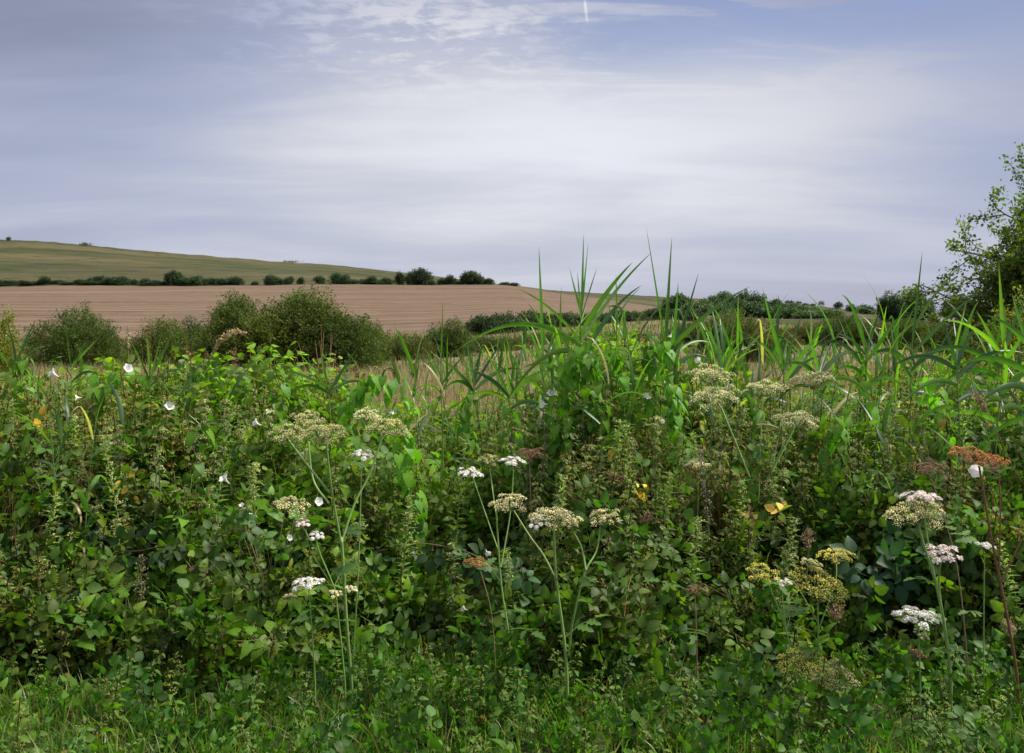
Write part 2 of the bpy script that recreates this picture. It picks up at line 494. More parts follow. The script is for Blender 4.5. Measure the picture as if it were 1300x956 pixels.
for k in range(6):
    W[:, k] *= np.exp(3.0 * (vnoise(x * 1.7 + 31 * k, s * 6 + 17 * k) - .5))
cum = np.cumsum(W / W.sum(1, keepdims=True), 1)
sp = (rng.random(N)[:, None] > cum).sum(1).clip(0, 5)
var = rng.integers(0, 6, N)
dirs = nn * rng.uniform(.3, 1.0, N)[:, None] + UP * rng.uniform(.1, .9, N)[:, None] + rng.normal(size=(N, 3)) * .42
dirs[sp == 2] = dirs[sp == 2] * .35 + UP * .9
dirs[sp == 5] = dirs[sp == 5] * .35 + UP * .9
hint = nn * .9 + UP * .6 + rng.normal(size=(N, 3)) * .25
Rm = frames(dirs, hint)
bright = np.interp(s, [0, .35, .6, 1], [.88, .98, 1.1, 1.15]) * rng.uniform(.8, 1.2, N)      # light put into leaf colour: darker at the foot, sunlit towards the top
hue = np.stack([rng.uniform(.85, 1.3, N) * np.interp(s, [0, .45, .75, 1], [1.15, 1.25, 1.35, 1.4]), np.ones(N), rng.uniform(.8, 1.2, N)], 1)  # sunlit yellow put into the tint, stronger towards the hedge top
names = {'bindweed': 'bindweed_foliage', 'bramble': 'bramble_foliage', 'nettle': 'nettle_foliage', 'herb': 'wild_herb_foliage', 'round': 'undergrowth_foliage', 'straw': 'dead_grass_foliage'}
labs = {'bindweed': 'heart leaved bindweed climbing over the hedge', 'bramble': 'dark bramble leaves filling the hedge',
        'nettle': 'mass of seeding nettles in the hedge', 'herb': 'small leaved wild herbs in the hedge', 'round': 'mixed round leaved undergrowth in the hedge',
        'straw': 'thin dead straw coloured stems in the hedge'}
for k, kind in enumerate(SP):
    mb = MB()
    for q in range(6):
        m_ = (sp == k) & (var == q)
        if m_.any():
            P_ = P[m_] - nrm(dirs[m_]) * .22
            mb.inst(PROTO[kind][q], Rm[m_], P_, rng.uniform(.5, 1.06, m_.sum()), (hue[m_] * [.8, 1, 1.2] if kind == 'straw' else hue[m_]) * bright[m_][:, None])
    tag(mb.build(names[kind], M_DRY if kind == 'straw' else M_LEAF), labs[kind], kind[:8] if kind != 'round' else 'undergrowth', kind='stuff')['category'] = {'bindweed': 'bindweed', 'bramble': 'bramble', 'nettle': 'nettles', 'herb': 'herbs', 'round': 'undergrowth', 'straw': 'dead grass'}[kind]


n = 1400
vx = rng.uniform(-3.6, 3.6, n); vy = 2.95 + 1.1 * rng.random(n)
kp = rng.random(n) < np.interp(vx, [-3.5, -1.2, -.6, 3.5], [.35, .6, 1, .9]) * np.interp(vy, [2.95, 3.4, 3.9], [.45, .75, 1])
vx, vy = vx[kp], vy[kp]; n = len(vx)
vk = rng.choice([0, 1, 2, 3, 4], n, p=[.06, .16, .3, .22, .26]); vv = rng.integers(0, 6, n)
vd = UP * .8 + rng.normal(size=(n, 3)) * .45 + np.array([0, -.25, 0]); vd[:, 2] = abs(vd[:, 2]) + .2
mb = MB(); VR = frames(vd, rng.normal(size=(n, 3)) * .4 + [0, -.6, .8])
for k in range(5):
    for q in range(6):
        m_ = (vk == k) & (vv == q)
        if m_.any(): mb.inst(PROTO[SP[k]][q], VR[m_], np.stack([vx, vy, 0 * vx - .02], 1)[m_], rng.uniform(.45, .8, m_.sum()), np.stack([rng.uniform(.9, 1.3, m_.sum()), np.ones(m_.sum()) * 1.1, rng.uniform(.8, 1.1, m_.sum())], 1))
tag(mb.build('verge_weeds', M_LEAF), 'low leafy weeds growing in the grass at the hedge foot', 'weeds', kind='stuff')


# ------------------------------------------------------------------ grasses
def blades(n, xy, zfun, hmin, hmax, w, cols, lean=.35, seed=1, curve=.6):
    g = np.random.default_rng(seed)
    X, Y = xy
    Z = zfun(X, Y)
    h = g.uniform(hmin, hmax, n) * g.uniform(.7, 1, n)
    a = g.uniform(0, 2 * np.pi, n)
    ln = h * g.uniform(.1, 1, n) * lean
    dx, dy = np.cos(a) * ln, np.sin(a) * ln
    b = g.uniform(0, np.pi, n); wx, wy = np.cos(b) * w, np.sin(b) * w
    base = np.stack([X, Y, Z], 1)
    rows = []
    for t, ww in ((0, 1), (.35, .9), (.7, .6), (1, 0.05)):
        c = base + np.stack([dx * t ** 2, dy * t ** 2, h * (t - curve * .35 * t ** 2 * np.minimum(ln / h * 2, 1))], 1)
        o = np.stack([wx, wy, 0 * wx], 1) * ww
        rows += [c - o, c + o]
    v = np.stack(rows, 1)
    f = np.array([(0, 1, 3), (0, 3, 2), (2, 3, 5), (2, 5, 4), (4, 5, 7), (4, 7, 6)])
    F_ = f[None] + (np.arange(n) * 8)[:, None, None]
    c = np.array(cols)[g.integers(0, len(cols), n)] * g.uniform(.7, 1.3, n)[:, None]
    mb = MB(); mb.add(v.reshape(-1, 3), F_.reshape(-1, 3), np.repeat(c, 8, 0))
    return mb


n = 26000
gy = 2.6 + 2.0 * rng.random(n) ** .8
gx = rng.uniform(-1, 1, n) * 3.4
gy = gy - .25
keep = vnoise(gx * 2.2, gy * 2.2) + .35 * rng.random(n) + np.interp(gx, [-3, -.5, .5, 3], [.22, .0, -.05, -.02]) + (3.7 - gy) * .1 > .52
gx, gy = gx[keep], gy[keep]
tag(blades(len(gx), (gx, gy), lambda a_, b_: 0 * a_, .06, .22, .0028, [(.09, .20, .022), (.075, .17, .022), (.12, .2, .03), (.26, .22, .09)], .9, 2).build('verge_grass', M_REED), 'rough green grass along the foot of the hedge', 'grass', kind='stuff')

n = 5200
x_ = rng.uniform(-4.2, 4.2, n); s_ = rng.random(n) ** .9 * .8
hp = hedge_pt(x_, s_) + hedge_n(s_) * (bump(x_, s_) - .22)[:, None]
keep = vnoise(x_ * 1.3 + 70, s_ * 5 + 3) + .3 * rng.random(n) > .55
hp = hp[keep]
mb = blades(len(hp), (hp[:, 0], hp[:, 1]), lambda a_, b_: hp[:, 2] - .06, .18, .42, .0026, [(.12, .22, .035), (.09, .17, .03), (.14, .2, .05), (.34, .26, .12), (.28, .19, .09)], 1.1, 12)
tag(mb.build('hedge_grass', M_REED), 'thin grass blades threading through the hedge face', 'grass', kind='stuff')
n = 90000
gy = 8.2 + 34 * rng.random(n) ** 1.3
gx = rng.uniform(-.72, .78, n) * gy
zf = lambda a_, b_: terrain(a_ / b_ * F + CX, b_)
keep = vnoise(gx * .35 + 5, gy * .35) + .3 * rng.random(n) > .3
gx, gy = gx[keep], gy[keep]
mb = blades(len(gx), (gx, gy), zf, .55, 1.0, .0075, [(.40, .32, .18), (.46, .38, .22), (.36, .28, .15), (.3, .25, .11), (.17, .19, .06), (.12, .15, .05)], .45, 3)
tag(mb.build('tall_meadow_grass', M_DRY), 'tall straw coloured meadow grass beyond the hedge', 'grass', kind='stuff')
n = 26000
gy = 34 + 110 * rng.random(n); gx = rng.uniform(-.72, .78, n) * gy
mb = blades(n, (gx, gy), zf, .5, .9, .03, [(.12, .16, .04), (.17, .17, .06), (.08, .13, .03)], .45, 5)
tag(mb.build('rough_grass', M_DRY), 'rough green and brown grass between the far bushes', 'grass', kind='stuff')


# ------------------------------------------------------------------ bushes and trees
def spray(g, n, leaf, L=1.0, spread=.5, ls=1.0):
    mb = MB()
    for i in range(n):
        t = (i + 1) / n
        p = np.array([g.normal() * spread * .18, L * t, g.normal() * spread * .18])
        d = np.array([g.normal() * .7, .6, g.normal() * .7])
        mb.inst(leaf, frames(d, g.normal(size=3))[None], p[None], g.uniform(.22, .36) * ls, (np.ones(3) * g.uniform(.75, 1.25))[None])
    return mb.arrays()


SPRAY = [spray(rng, 22, FLECK, 1, 1.0, .62) for _ in range(5)]
SPRAYF = [spray(rng, 12, FLECK, 1, .8, 1.1) for _ in range(4)]


def crown_mb(g, w, dpt, h, z0, nspray, size, col, wind=(0, 0), lobes=9, protos=SPRAY, ragged=.28, pt=1.0):
    """foliage clumps spread through an uneven crown of width w, depth dpt, height h, its foot at z0"""
    mb = MB()
    Ls = []
    for i in range(lobes):
        a = g.uniform(0, 2 * np.pi); r = math.sqrt(g.random()) * .62
        u, v_ = r * math.cos(a), r * math.sin(a)
        top = math.sqrt(max(0, 1 - r * r * 1.1)) * g.uniform(.55, 1.12)
        zc = g.uniform(.25, .9) * top * .75
        Ls.append((u * w / 2, v_ * dpt / 2, z0 + zc * h, g.uniform(.2, .36) * w, g.uniform(.2, .36) * dpt, max(.12 * h, min((top - zc) * h, .45 * h))))
    Ls.append((0, 0, z0 + .42 * h, .34 * w, .36 * dpt, .36 * h))
    Ls.append((-w * .2, 0, z0 + .25 * h, .3 * w, .38 * dpt, .32 * h))
    Ls.append((w * .2, 0, z0 + .25 * h, .3 * w, .38 * dpt, .32 * h))
    Ls = np.array(Ls)
    nspray = int(nspray * 1.35); k = g.integers(0, len(Ls), nspray)
    L = Ls[k]
    d = nrm(g.normal(size=(nspray, 3)) + np.array([0, 0, .25]))
    rr = (1 - g.random(nspray) ** 2 * .55)[:, None]
    C = L[:, :3] + d * L[:, 3:6] * rr
    C[:, 2] = z0 + (C[:, 2] - z0) * (h * .94 - min(size * .5, .2 * h)) / max(1e-3, np.quantile(C[:, 2] - z0, .985))
    C[:, 0] *= w * .47 / np.quantile(abs(C[:, 0]), .985)
    C[:, 2] = np.maximum(C[:, 2], z0 + .02 * h)
    dirs = d * .8 + np.array([wind[0], wind[1], .55]) + g.normal(size=(nspray, 3)) * ragged
    Rm_ = frames(dirs, g.normal(size=(nspray, 3)))
    lobe_t = g.uniform(.62, 1.4, (len(Ls), 1)) * np.stack([g.uniform(.85, 1.2, len(Ls)), np.ones(len(Ls)), g.uniform(.85, 1.1, len(Ls))], 1)
    tint = np.array(col) * lobe_t[k] * g.uniform(.7, 1.35, (nspray, 1))
    for q in range(len(protos)):
        m_ = np.arange(nspray) % len(protos) == q
        mb.inst(protos[q], Rm_[m_], C[m_], size * g.uniform(.6, 1.25, m_.sum()), tint[m_])
    return mb, Ls


def limbs(Ls, g, z0, w, n=7, r=.09, c=(.12, .09, .065), trunk_h=0):
    mb = MB()
    base = np.array([0, 0, 0.])
    if trunk_h:
        tube([[0, 0, -.2], [g.normal() * .03, 0, trunk_h * .5], [0, 0, trunk_h]], [r * 1.5, r * 1.2, r], 7, mb, c)
        base = np.array([0, 0, trunk_h * .95])
    for i in range(n):
        e = Ls[i % len(Ls), :3] * [1, 1, 1] + g.normal(size=3) * .1
        st = base + [g.normal() * .1 * (0 if trunk_h else w * .25), g.normal() * .05 * w, 0]
        mid = (st + e) / 2 + g.normal(size=3) * .08 * w * .4 + [0, 0, .05 * w]
        pp = smooth_path([st - [0, 0, .1 if not trunk_h else 0], mid, e], 8)
        tube(pp, np.linspace(r * .8, r * .2, len(pp)), 5, mb, c)
        for _ in range(3):
            q = pp[g.integers(2, len(pp))]
            tube([q, q + g.normal(size=3) * .12 * w + [0, 0, .08 * w]], [r * .3, r * .08], 4, mb, c)
    return mb


def bush(px, top, wpx, d, label, name='bush', cat='bush', col=(.055, .08, .022), group=None, nspray=900, size=.5, wind=(0, 0), lobes=9, trunk=0, seed=None, base=None, protos=SPRAY, deep=.8):
    g = np.random.default_rng(int(px * 7 + d) if seed is None else seed)
    z0 = float(terrain(px, d)); X = (px - CX) / F * d
    h = EYE + (HY - top) / F * d - z0; w = wpx / F * d
    th = trunk * h
    t = thing(name, label, cat, (X, d, z0), 0, group)
    mb, Ls = crown_mb(g, w * .9, w * deep, (h - th) * .93, th, nspray, size, col, wind, lobes, protos)
    mb.build('crown', M_FAR, t)
    limbs(Ls, g, z0, w, 7, max(.03, .018 * h), trunk_h=th).build('trunk', M_BARK, t)
    return t


OL, DK, YG, BR = (.068, .092, .017), (.042, .066, .034), (.16, .17, .03), (.10, .088, .034)
bush(2, 388, 46, 22, 'yellowish leafy bush at the left edge beyond the hedge', col=YG, nspray=500, size=.26)
bush(88, 391, 142, 42, 'rounded dark olive bush standing in front of the field at far left', col=OL, nspray=1700, size=.42, lobes=11)
bush(214, 404, 104, 45, 'low olive hawthorn between the rounded bush and the big windswept one', col=OL, nspray=1400, size=.42)
bush(244, 402, 30, 66, 'small dark round bush peeping up behind the low hawthorn', col=DK, nspray=300, size=.5)
# the big windswept hawthorn: several crowns' worth of clumps in one crown
g = np.random.default_rng(21); d = 38.0; X = (368 - CX) / F * d; z0 = float(terrain(368, d))
t = thing('hawthorn_bush', 'largest bush, a broad windswept hawthorn leaning left before the ploughed field', 'bush', (X, d, z0))
mbc = MB(); LL = []
for (cx_, top_, w_, n_) in ((286, 377, 44, 650), (312, 374, 90, 1500), (372, 367, 110, 2100), (410, 380, 84, 1000), (438, 398, 84, 1300), (340, 392, 130, 1500), (290, 425, 60, 500)):
    hh = EYE + (HY - top_) / F * d - z0
    m_, Ls = crown_mb(g, w_ / F * d, 2.9, hh * .95, 0, n_, .42, np.array(OL) * g.uniform(.92, 1.1), (-.45, .05), 9)
    v_, f_, c_ = m_.arrays(); off = np.array([(cx_ - 368) / F * d, g.normal() * .3, 0])
    mbc.add(v_ + off, f_, c_); Ls[:, :3] += off; LL.append(Ls)
mbc.build('crown', M_FAR, t)
limbs(np.vstack(LL)[::3], g, z0, 5, 16, .07).build('trunk', M_BARK, t)
bush(378, 362, 34, 52, 'pale grey green willow top rising behind the big hawthorn', name='willow_bush', col=(.13, .15, .075), nspray=500, size=.45)
bush(465, 410, 60, 46, 'olive bush tucked against the right side of the big hawthorn', col=OL, nspray=800, size=.42)
bush(512, 428, 88, 58, 'low bright olive thicket right of the big hawthorn', col=(.085, .105, .028), nspray=1000, size=.5)
bush(572, 406, 62, 60, 'upright bush at the field corner between thicket and reeds', col=(.06, .085, .025), nspray=900, size=.5)
bush(630, 432, 80, 66, 'low spreading bush at the meadow edge left of the tall reeds', col=OL, nspray=900, size=.5)
for i, (bx, bt, bw, bd) in enumerate([(612, 403, 40, 110), (640, 400, 46, 112), (676, 397, 54, 116), (716, 400, 60, 120), (757, 403, 55, 124), (795, 399, 55, 128), (832, 396, 52, 130), (868, 399, 50, 130)]):
    bush(bx, bt, bw, bd, 'dark bush in the hedge line along the foot of the ploughed field', col=DK, nspray=520, size=.75, group='dark bushes along the foot of the field', protos=SPRAYF)
bush(705, 428, 90, 74, 'olive bush right behind the tallest reeds', col=OL, nspray=700, size=.55)
bush(790, 430, 90, 74, 'olive bush between the two tall reed clumps', col=OL, nspray=700, size=.55)
bush(873, 412, 70, 66, 'small bush just right of the second reed clump', col=(.06, .07, .025), nspray=700, size=.5)
bush(940, 396, 108, 52, 'broad domed olive bush in the middle distance right of centre', col=(.085, .09, .022), nspray=2000, size=.42, lobes=12)
bush(990, 417, 60, 60, 'brownish low bush beside the domed olive bush', col=BR, nspray=700, size=.45)
for (bx, bt, bw, bd, cc, lb) in [(1025, 411, 66, 74, BR, 'brown tinged bush under the grassy hillside'), (1068, 400, 78, 72, OL, 'dark olive bush below the tiny skyline trees'),
                                 (1112, 407, 76, 72, BR, 'bronze leaved bush in front of the round poplar'), (1158, 404, 80, 66, OL, 'olive bush right below the round poplar'),
                                 (1204, 409, 76, 62, OL, 'bush below the pale barn roof'), (1248, 396, 80, 48, OL, 'bush half hidden behind the overhanging hawthorn')]:
    bush(bx, bt, bw, bd, lb, col=cc, nspray=1000, size=.48)
# wood on the hillside, right of centre
k = 0
for (wx, wt, ww, wd) in [(905, 378, 30, 420), (922, 371, 32, 430), (943, 370, 30, 425), (962, 374, 30, 415), (980, 382, 30, 405), (998, 388, 32, 400), (1016, 393, 30, 395), (1034, 397, 30, 390),
                         (893, 387, 30, 350), (914, 388, 34, 340), (938, 385, 34, 345), (960, 389, 34, 335), (983, 395, 34, 330), (1006, 401, 34, 320), (1030, 404, 34, 310), (884, 396, 30, 280), (906, 400, 32, 270), (1052, 404, 30, 300), (860, 396, 28, 290)]:
    bush(wx, wt, ww, wd, 'dark bluish green tree of the wood on the right hillside', name='woodland_tree', cat='tree', col=(.055, .09, .045), nspray=420, size=2.3,  # colour lightened to stand in for aerial haze
         group='trees of the hillside wood', trunk=.12, protos=SPRAYF)
bush(1134, 372, 36, 200, 'left and darker half of the round tree pair on the right skyline', name='poplar_tree', cat='tree', col=(.035, .06, .03), nspray=700, size=1.1, trunk=.1, protos=SPRAYF)
bush(1161, 369, 46, 204, 'right and rounder tree of the pair on the right skyline', name='poplar_tree', cat='tree', col=(.04, .07, .03), nspray=1000, size=1.1, trunk=.1, protos=SPRAYF)
bush(1217, 374, 44, 180, 'loose crowned tree standing alone near the pale barn roof', name='ash_tree', cat='tree', col=(.05, .075, .03), nspray=600, size=1.0, trunk=.15, protos=SPRAYF)
for (tx, tt, tw) in [(984, 381.5, 5), (990, 382, 5), (1000, 382.5, 6), (1006, 383, 6), (1013, 383.5, 8), (1022, 386.5, 7), (1031, 387.5, 7), (1042, 389, 7)]:
    bush(tx, tt, tw, 880, 'tiny dark tree in the row on the distant right skyline', name='skyline_tree', cat='tree', col=DK, nspray=60, size=1.6, group='tiny trees on the right skyline', trunk=.25, protos=SPRAYF)
bush(1064, 384, 10, 800, 'small round tree alone on the right skyline', name='skyline_tree', cat='tree', col=DK, nspray=120, size=2.2, trunk=.2, protos=SPRAYF)
bush(1080, 388, 12, 700, 'low dark tree just right of the lone round skyline tree', name='skyline_tree', cat='tree', col=DK, nspray=120, size=2.2, protos=SPRAYF)
bush(1098, 388, 22, 600, 'spreading low tree left of the round tree pair', name='skyline_tree', cat='tree', col=DK, nspray=200, size=2.2, protos=SPRAYF)

# hedge line of shrubs across the foot of the hill, 440 m away
pro = []
for i in range(5):
    t = thing('hill_shrub', 'dark shrub in the long line along the top of the ploughed field', 'shrub', (0, 0, 0), 0, 'shrubs along the top of the field')
    mb, Ls = crown_mb(np.random.default_rng(50 + i), 1, .9, 1, 0, 420, .2, (.042, .066, .034), lobes=5, protos=SPRAYF)
    mb.build('crown', M_FAR, t)
    limbs(Ls, rng, 0, 1, 3, .02).build('trunk', M_BARK, t)
    pro.append(t)
row = [(-30, 8, 26), (-8, 8, 24), (12, 10, 22), (34, 9, 20), (57, 10, 16), (74, 6, 16), (88, 6, 18), (104, 9, 20), (122, 9, 22), (140, 9, 22), (156, 10, 18), (169, 7, 12), (184, 10, 15), (198, 11, 18), (209, 8, 12),
       (234, 16, 18), (250, 11, 20), (270, 13, 20), (284, 9, 16), (298, 13, 22), (324, 7, 9), (346, 12, 18), (356, 9, 12), (366, 9, 12), (382, 11, 9), (406, 10, 14), (425, 13, 15), (437, 11, 16), (450, 10, 18), (462, 10, 14), (471, 10, 14),
       (482, 9, 12), (491, 12, 16), (507, 14, 12), (549, 9, 10), (562, 12, 12), (584, 7, 10), (620, 8, 14), (640, 5, 14), (652, 4, 14), (0, 6, 30), (46, 6, 24), (115, 6, 30), (480, 6, 30)]
for i, (bx, hp, wp) in enumerate(row):
    d = 436.0 + (i % 3) * 2
    z = float(terrain(bx, d)); w_, h_ = wp / F * d, hp / F * d * (.55 + .6 * rng.random())
    o = pro[i] if i < 5 else dup(pro[i % 5], (0, 0, 0))
    o.location = ((bx - CX) / F * d, d, z - .1); o.scale = (w_, w_, h_); o.rotation_euler = (0, 0, i * 1.7)
bush(220, 344, 24, 438, 'tallest dark round tree on the left of the field top hedge line', name='hill_tree', cat='tree', col=DK, nspray=700, size=1.6, protos=SPRAYF)
bush(532, 341, 34, 438, 'broad double crowned dark tree on the hedge line near the hill end', name='hill_tree', cat='tree', col=DK, nspray=900, size=1.6, protos=SPRAYF)
bush(573, 350, 15, 438, 'small round tree between the two largest hill trees', name='hill_tree', cat='tree', col=DK, nspray=300, size=1.3, protos=SPRAYF)
bush(600, 345, 29, 438, 'dark wide tree at the right end of the hedge line', name='hill_tree', cat='tree', col=DK, nspray=800, size=1.6, protos=SPRAYF)
for (bx, bt, bw, lb) in [(11, 301, 4, 'tiny lone thorn on the left hill crest'), (110, 309, 16, 'low gorse patch on the left hill crest'), (370, 332, 26, 'low scrub patch further down the hill crest')]:
    bush(bx, bt, bw, 890, lb, name='gorse_bush', col=OL, nspray=90, size=1.5, protos=SPRAYF)

# barn roof glimpsed among the trees on the right
d = 150.0; zb = float(terrain(1200, d)); b0 = at(1200, 404, d)
t = thing('barn', 'low pale roofed barn half hidden among the bushes on the right', 'barn', (b0[0], d, zb))
hw, hd, wh, rh = 1.5, 2.4, b0[2] - zb - .9, b0[2] - zb
bx_ = [(-hw, -hd, 0), (hw, -hd, 0), (hw, hd, 0), (-hw, hd, 0), (-hw, -hd, wh), (hw, -hd, wh), (hw, hd, wh), (-hw, hd, wh), (-hw, 0, rh - .08), (hw, 0, rh - .08)]
MB().add(bx_, [(0, 1, 5), (0, 5, 4), (1, 2, 6), (1, 6, 5), (2, 3, 7), (2, 7, 6), (3, 0, 4), (3, 4, 7), (4, 8, 7), (5, 6, 9)], (.22, .17, .13)).build('wall', M_BARK, t, False)
e = .3
rv = []
for sg in (-1, 1):
    for (yy, zz) in ((sg * (hd + .3), wh - .15), (0, rh)):
        for dz in (0, .1):
            rv += [(-hw - e, yy, zz + dz), (hw + e, yy, zz + dz)]
rf = []
for o_ in (0, 8):
    a_ = o_
    for (i1, i2, i3, i4) in ((0, 1, 5, 4), (2, 3, 7, 6), (0, 1, 3, 2), (0, 2, 6, 4), (1, 3, 7, 5)):
        rf += [(a_ + i1, a_ + i2, a_ + i3), (a_ + i1, a_ + i3, a_ + i4)]
MB().add(rv, rf, (.17, .15, .13)).build('roof', M_BARK, t, False)

# ------------------------------------------------------------------ near hawthorn overhanging from the right edge
def near_tree():
    g = np.random.default_rng(5)
    Y = 10.5
    base = at(1440, HY, Y); base[2] = float(terrain(1440, Y))
    t = thing('hawthorn_tree', 'tall hawthorn reaching thin leafy branches in from the right edge', 'tree', base)
    wood, lv = MB(), []
    def br(p, dv, L, r, lev):
        n = 6; pts = [p]; dd = nrm(dv)
        for i in range(n):
            dd = nrm(dd + g.normal(size=3) * .16 + np.array([0, 0, .03]))
            pts.append(pts[-1] + dd * L / n)
        pts = np.array(pts)
        tube(pts, np.linspace(r, r * .45, n + 1), 6 if lev < 2 else 4, wood, (.085, .07, .055))
        if lev == 3:
            for q in pts[1:]:
                lv.append((q, dd))
            return
        m = (7, 7, 6)[lev]
        for i in range(m):
            q = pts[min(n, int(1 + (i + g.random()) / m * n))]
            side = nrm(np.cross(dd, g.normal(size=3)))
            br(q, dd * .55 + side * .8 + [0, 0, .12], L * g.uniform(.42, .62), r * .42, lev + 1)
    tube([[0, 0, -.2], [.05, 0, 1.0], [0, 0, 1.8]], [.16, .13, .11], 9, wood, (.085, .07, .055))
    for (tx, ty, dy) in ((1275, 330, .6), (1290, 370, .2), (1305, 310, -.6), (1320, 390, .6), (1262, 262, .0), (1250, 300, .4), (1275, 340, -.3), (1300, 285, .2), (1270, 385, .5), (1320, 240, -.4), (1340, 350, .8), (1380, 230, .2), (1262, 420, .1), (1400, 300, -.8), (1310, 440, -.2), (1295, 395, -.5)):
        e_ = at(tx + 10, max(ty, 285) + 22, Y + dy) - base
        st = np.array([0, 0, g.uniform(.8, 1.8)])
        v_ = e_ - st
        br(st, v_ + [0, 0, .1], np.linalg.norm(v_) * .9, .04, 1)
    wood.build('trunk', M_BARK, t)
    mb = MB()
    q = np.array([a_[0] for a_ in lv]); dd = np.array([a_[1] for a_ in lv])
    for rep in range(16):
        T = q + g.normal(size=q.shape) * .04
        Dv = dd * .5 + g.normal(size=q.shape) * .8
        tint = np.array([.068, .098, .02]) * g.uniform(.5, 1.4, (len(q), 1)) * np.where(g.random((len(q), 1)) < .25, np.array([[1.7, 1.35, .7]]), 1) * 1.15
        mb.inst(OVATE if rep % 2 else ELLIP, frames(Dv, g.normal(size=q.shape) + UP), T, g.uniform(.03, .055, len(q)), tint)
    mb.build('crown', M_LEAF, t)
near_tree()
bush(1290, 338, 90, 14, 'dense dark shrub behind the overhanging hawthorn at right edge', name='shrub', cat='shrub', col=(.05, .075, .02), nspray=1500, size=.22, lobes=12)
bush(1278, 386, 130, 9.4, 'yellow green leafy shrub at the right edge above the reeds', name='shrub', cat='shrub', col=(.20, .21, .025), nspray=1700, size=.17, lobes=12)
bush(1225, 420, 50, 10.8, 'small yellow leaved shrub left of the right edge shrub', name='shrub', cat='shrub', col=(.12, .14, .02), nspray=500, size=.16)


# ------------------------------------------------------------------ reeds
def ribbon(P, side, W, fold=.35, mb=None, c=(1, 1, 1), prof=None):
    n = len(P); t = np.linspace(0, 1, n)
    w = W * (np.clip(t / .25, .25, 1) ** .5 * (1 - t) ** .75 + .01) if prof is None else W * prof(t)
    tg = nrm(np.gradient(P, axis=0))
    s_ = nrm(side - (side * tg).sum(-1, keepdims=True) * tg)
    nn_ = np.cross(s_, tg)
    v = np.concatenate([P, P - s_ * w[:, None] + nn_ * (fold * w)[:, None], P + s_ * w[:, None] + nn_ * (fold * w)[:, None]])
    f = []
    for i in range(n - 1):
        f += [(i, i + 1, n + i), (i + 1, n + i + 1, n + i), (i, 2 * n + i, i + 1), (i + 1, 2 * n + i, 2 * n + i + 1)]
    cc = np.ones((3 * n, 3)) * np.array(c)
    cc[:n] *= 1.15
    tip = np.clip((t - .8) / .2, 0, 1)[:, None]                      # dry brown tips
    brown = np.array([.16, .13, .07])
    for o_ in (0, n, 2 * n):
        cc[o_:o_ + n] = cc[o_:o_ + n] * (1 - .5 * tip) + brown * .5 * tip
    mb = mb or MB()
    mb.add(v, f, cc)
    return mb


RC = [(.085, .185, .026), (.065, .15, .03), (.055, .115, .04), (.12, .22, .026)]


def reed_leaf(a, L, up, droop, W, g, col=None):
    n = 12; t = np.linspace(0, 1, n)
    th = up + droop * t ** 1.4          # angle from vertical grows along the leaf
    dr, dz = np.sin(th), np.cos(th)
    r = np.concatenate([[0], np.cumsum((dr[1:] + dr[:-1]) / 2)]) / (n - 1) * L
    z = np.concatenate([[0], np.cumsum((dz[1:] + dz[:-1]) / 2)]) / (n - 1) * L
    if g.random() < .25:      # a bent blade
        kb = int(g.integers(5, 10)); th = th.copy(); th[kb:] += g.uniform(.6, 1.4)
        dr, dz = np.sin(th), np.cos(th)
        r = np.concatenate([[0], np.cumsum((dr[1:] + dr[:-1]) / 2)]) / (n - 1) * L
        z = np.concatenate([[0], np.cumsum((dz[1:] + dz[:-1]) / 2)]) / (n - 1) * L
    wob = g.normal() * .08 * t ** 2 * L
    P_ = np.stack([math.cos(a) * r - math.sin(a) * wob, math.sin(a) * r + math.cos(a) * wob, z], 1)
    tw = a + math.pi / 2 + g.normal() * .7 * t
    side = np.stack([np.cos(tw), np.sin(tw), g.normal() * .4 * t], 1)
    return P_, side


def reed_proto(i, H, nl, label, group):
    g = np.random.default_rng(100 + i)
    t = thing('reed', label, 'reed', (0, 0, 0), 0, group)
    bend = g.normal(size=2) * .06
    st = lambda z: np.array([bend[0] * (z / H) ** 2, bend[1] * (z / H) ** 2, z])
    tube([st(z) for z in np.linspace(0, H, 9)], np.linspace(.0045, .0018, 9), 6, None, (.12, .2, .05)).build('stem', M_STEM, t)
    a = g.uniform(0, 6)
    for j in range(nl):
        z = H * (1 - .62 * (nl - 1 - j) / nl) ** 1.0
        a += math.pi + g.normal() * .35
        top_ = j >= nl - 2
        P_, sd = reed_leaf(a, g.uniform(.26, .48), g.uniform(.1, .4) if top_ else g.uniform(.4, .95), g.uniform(.3, 1.0) if top_ else g.uniform(.6, 1.9), g.uniform(.007, .0135), g)
        ribbon(P_ + st(z), sd, g.uniform(.009, .018), mb=None, c=np.array(RC[g.integers(0, 4)] if g.random() > .1 else (.36, .28, .14)) * g.uniform(.7, 1.15)).build('leaf', M_REED, t)
    return t


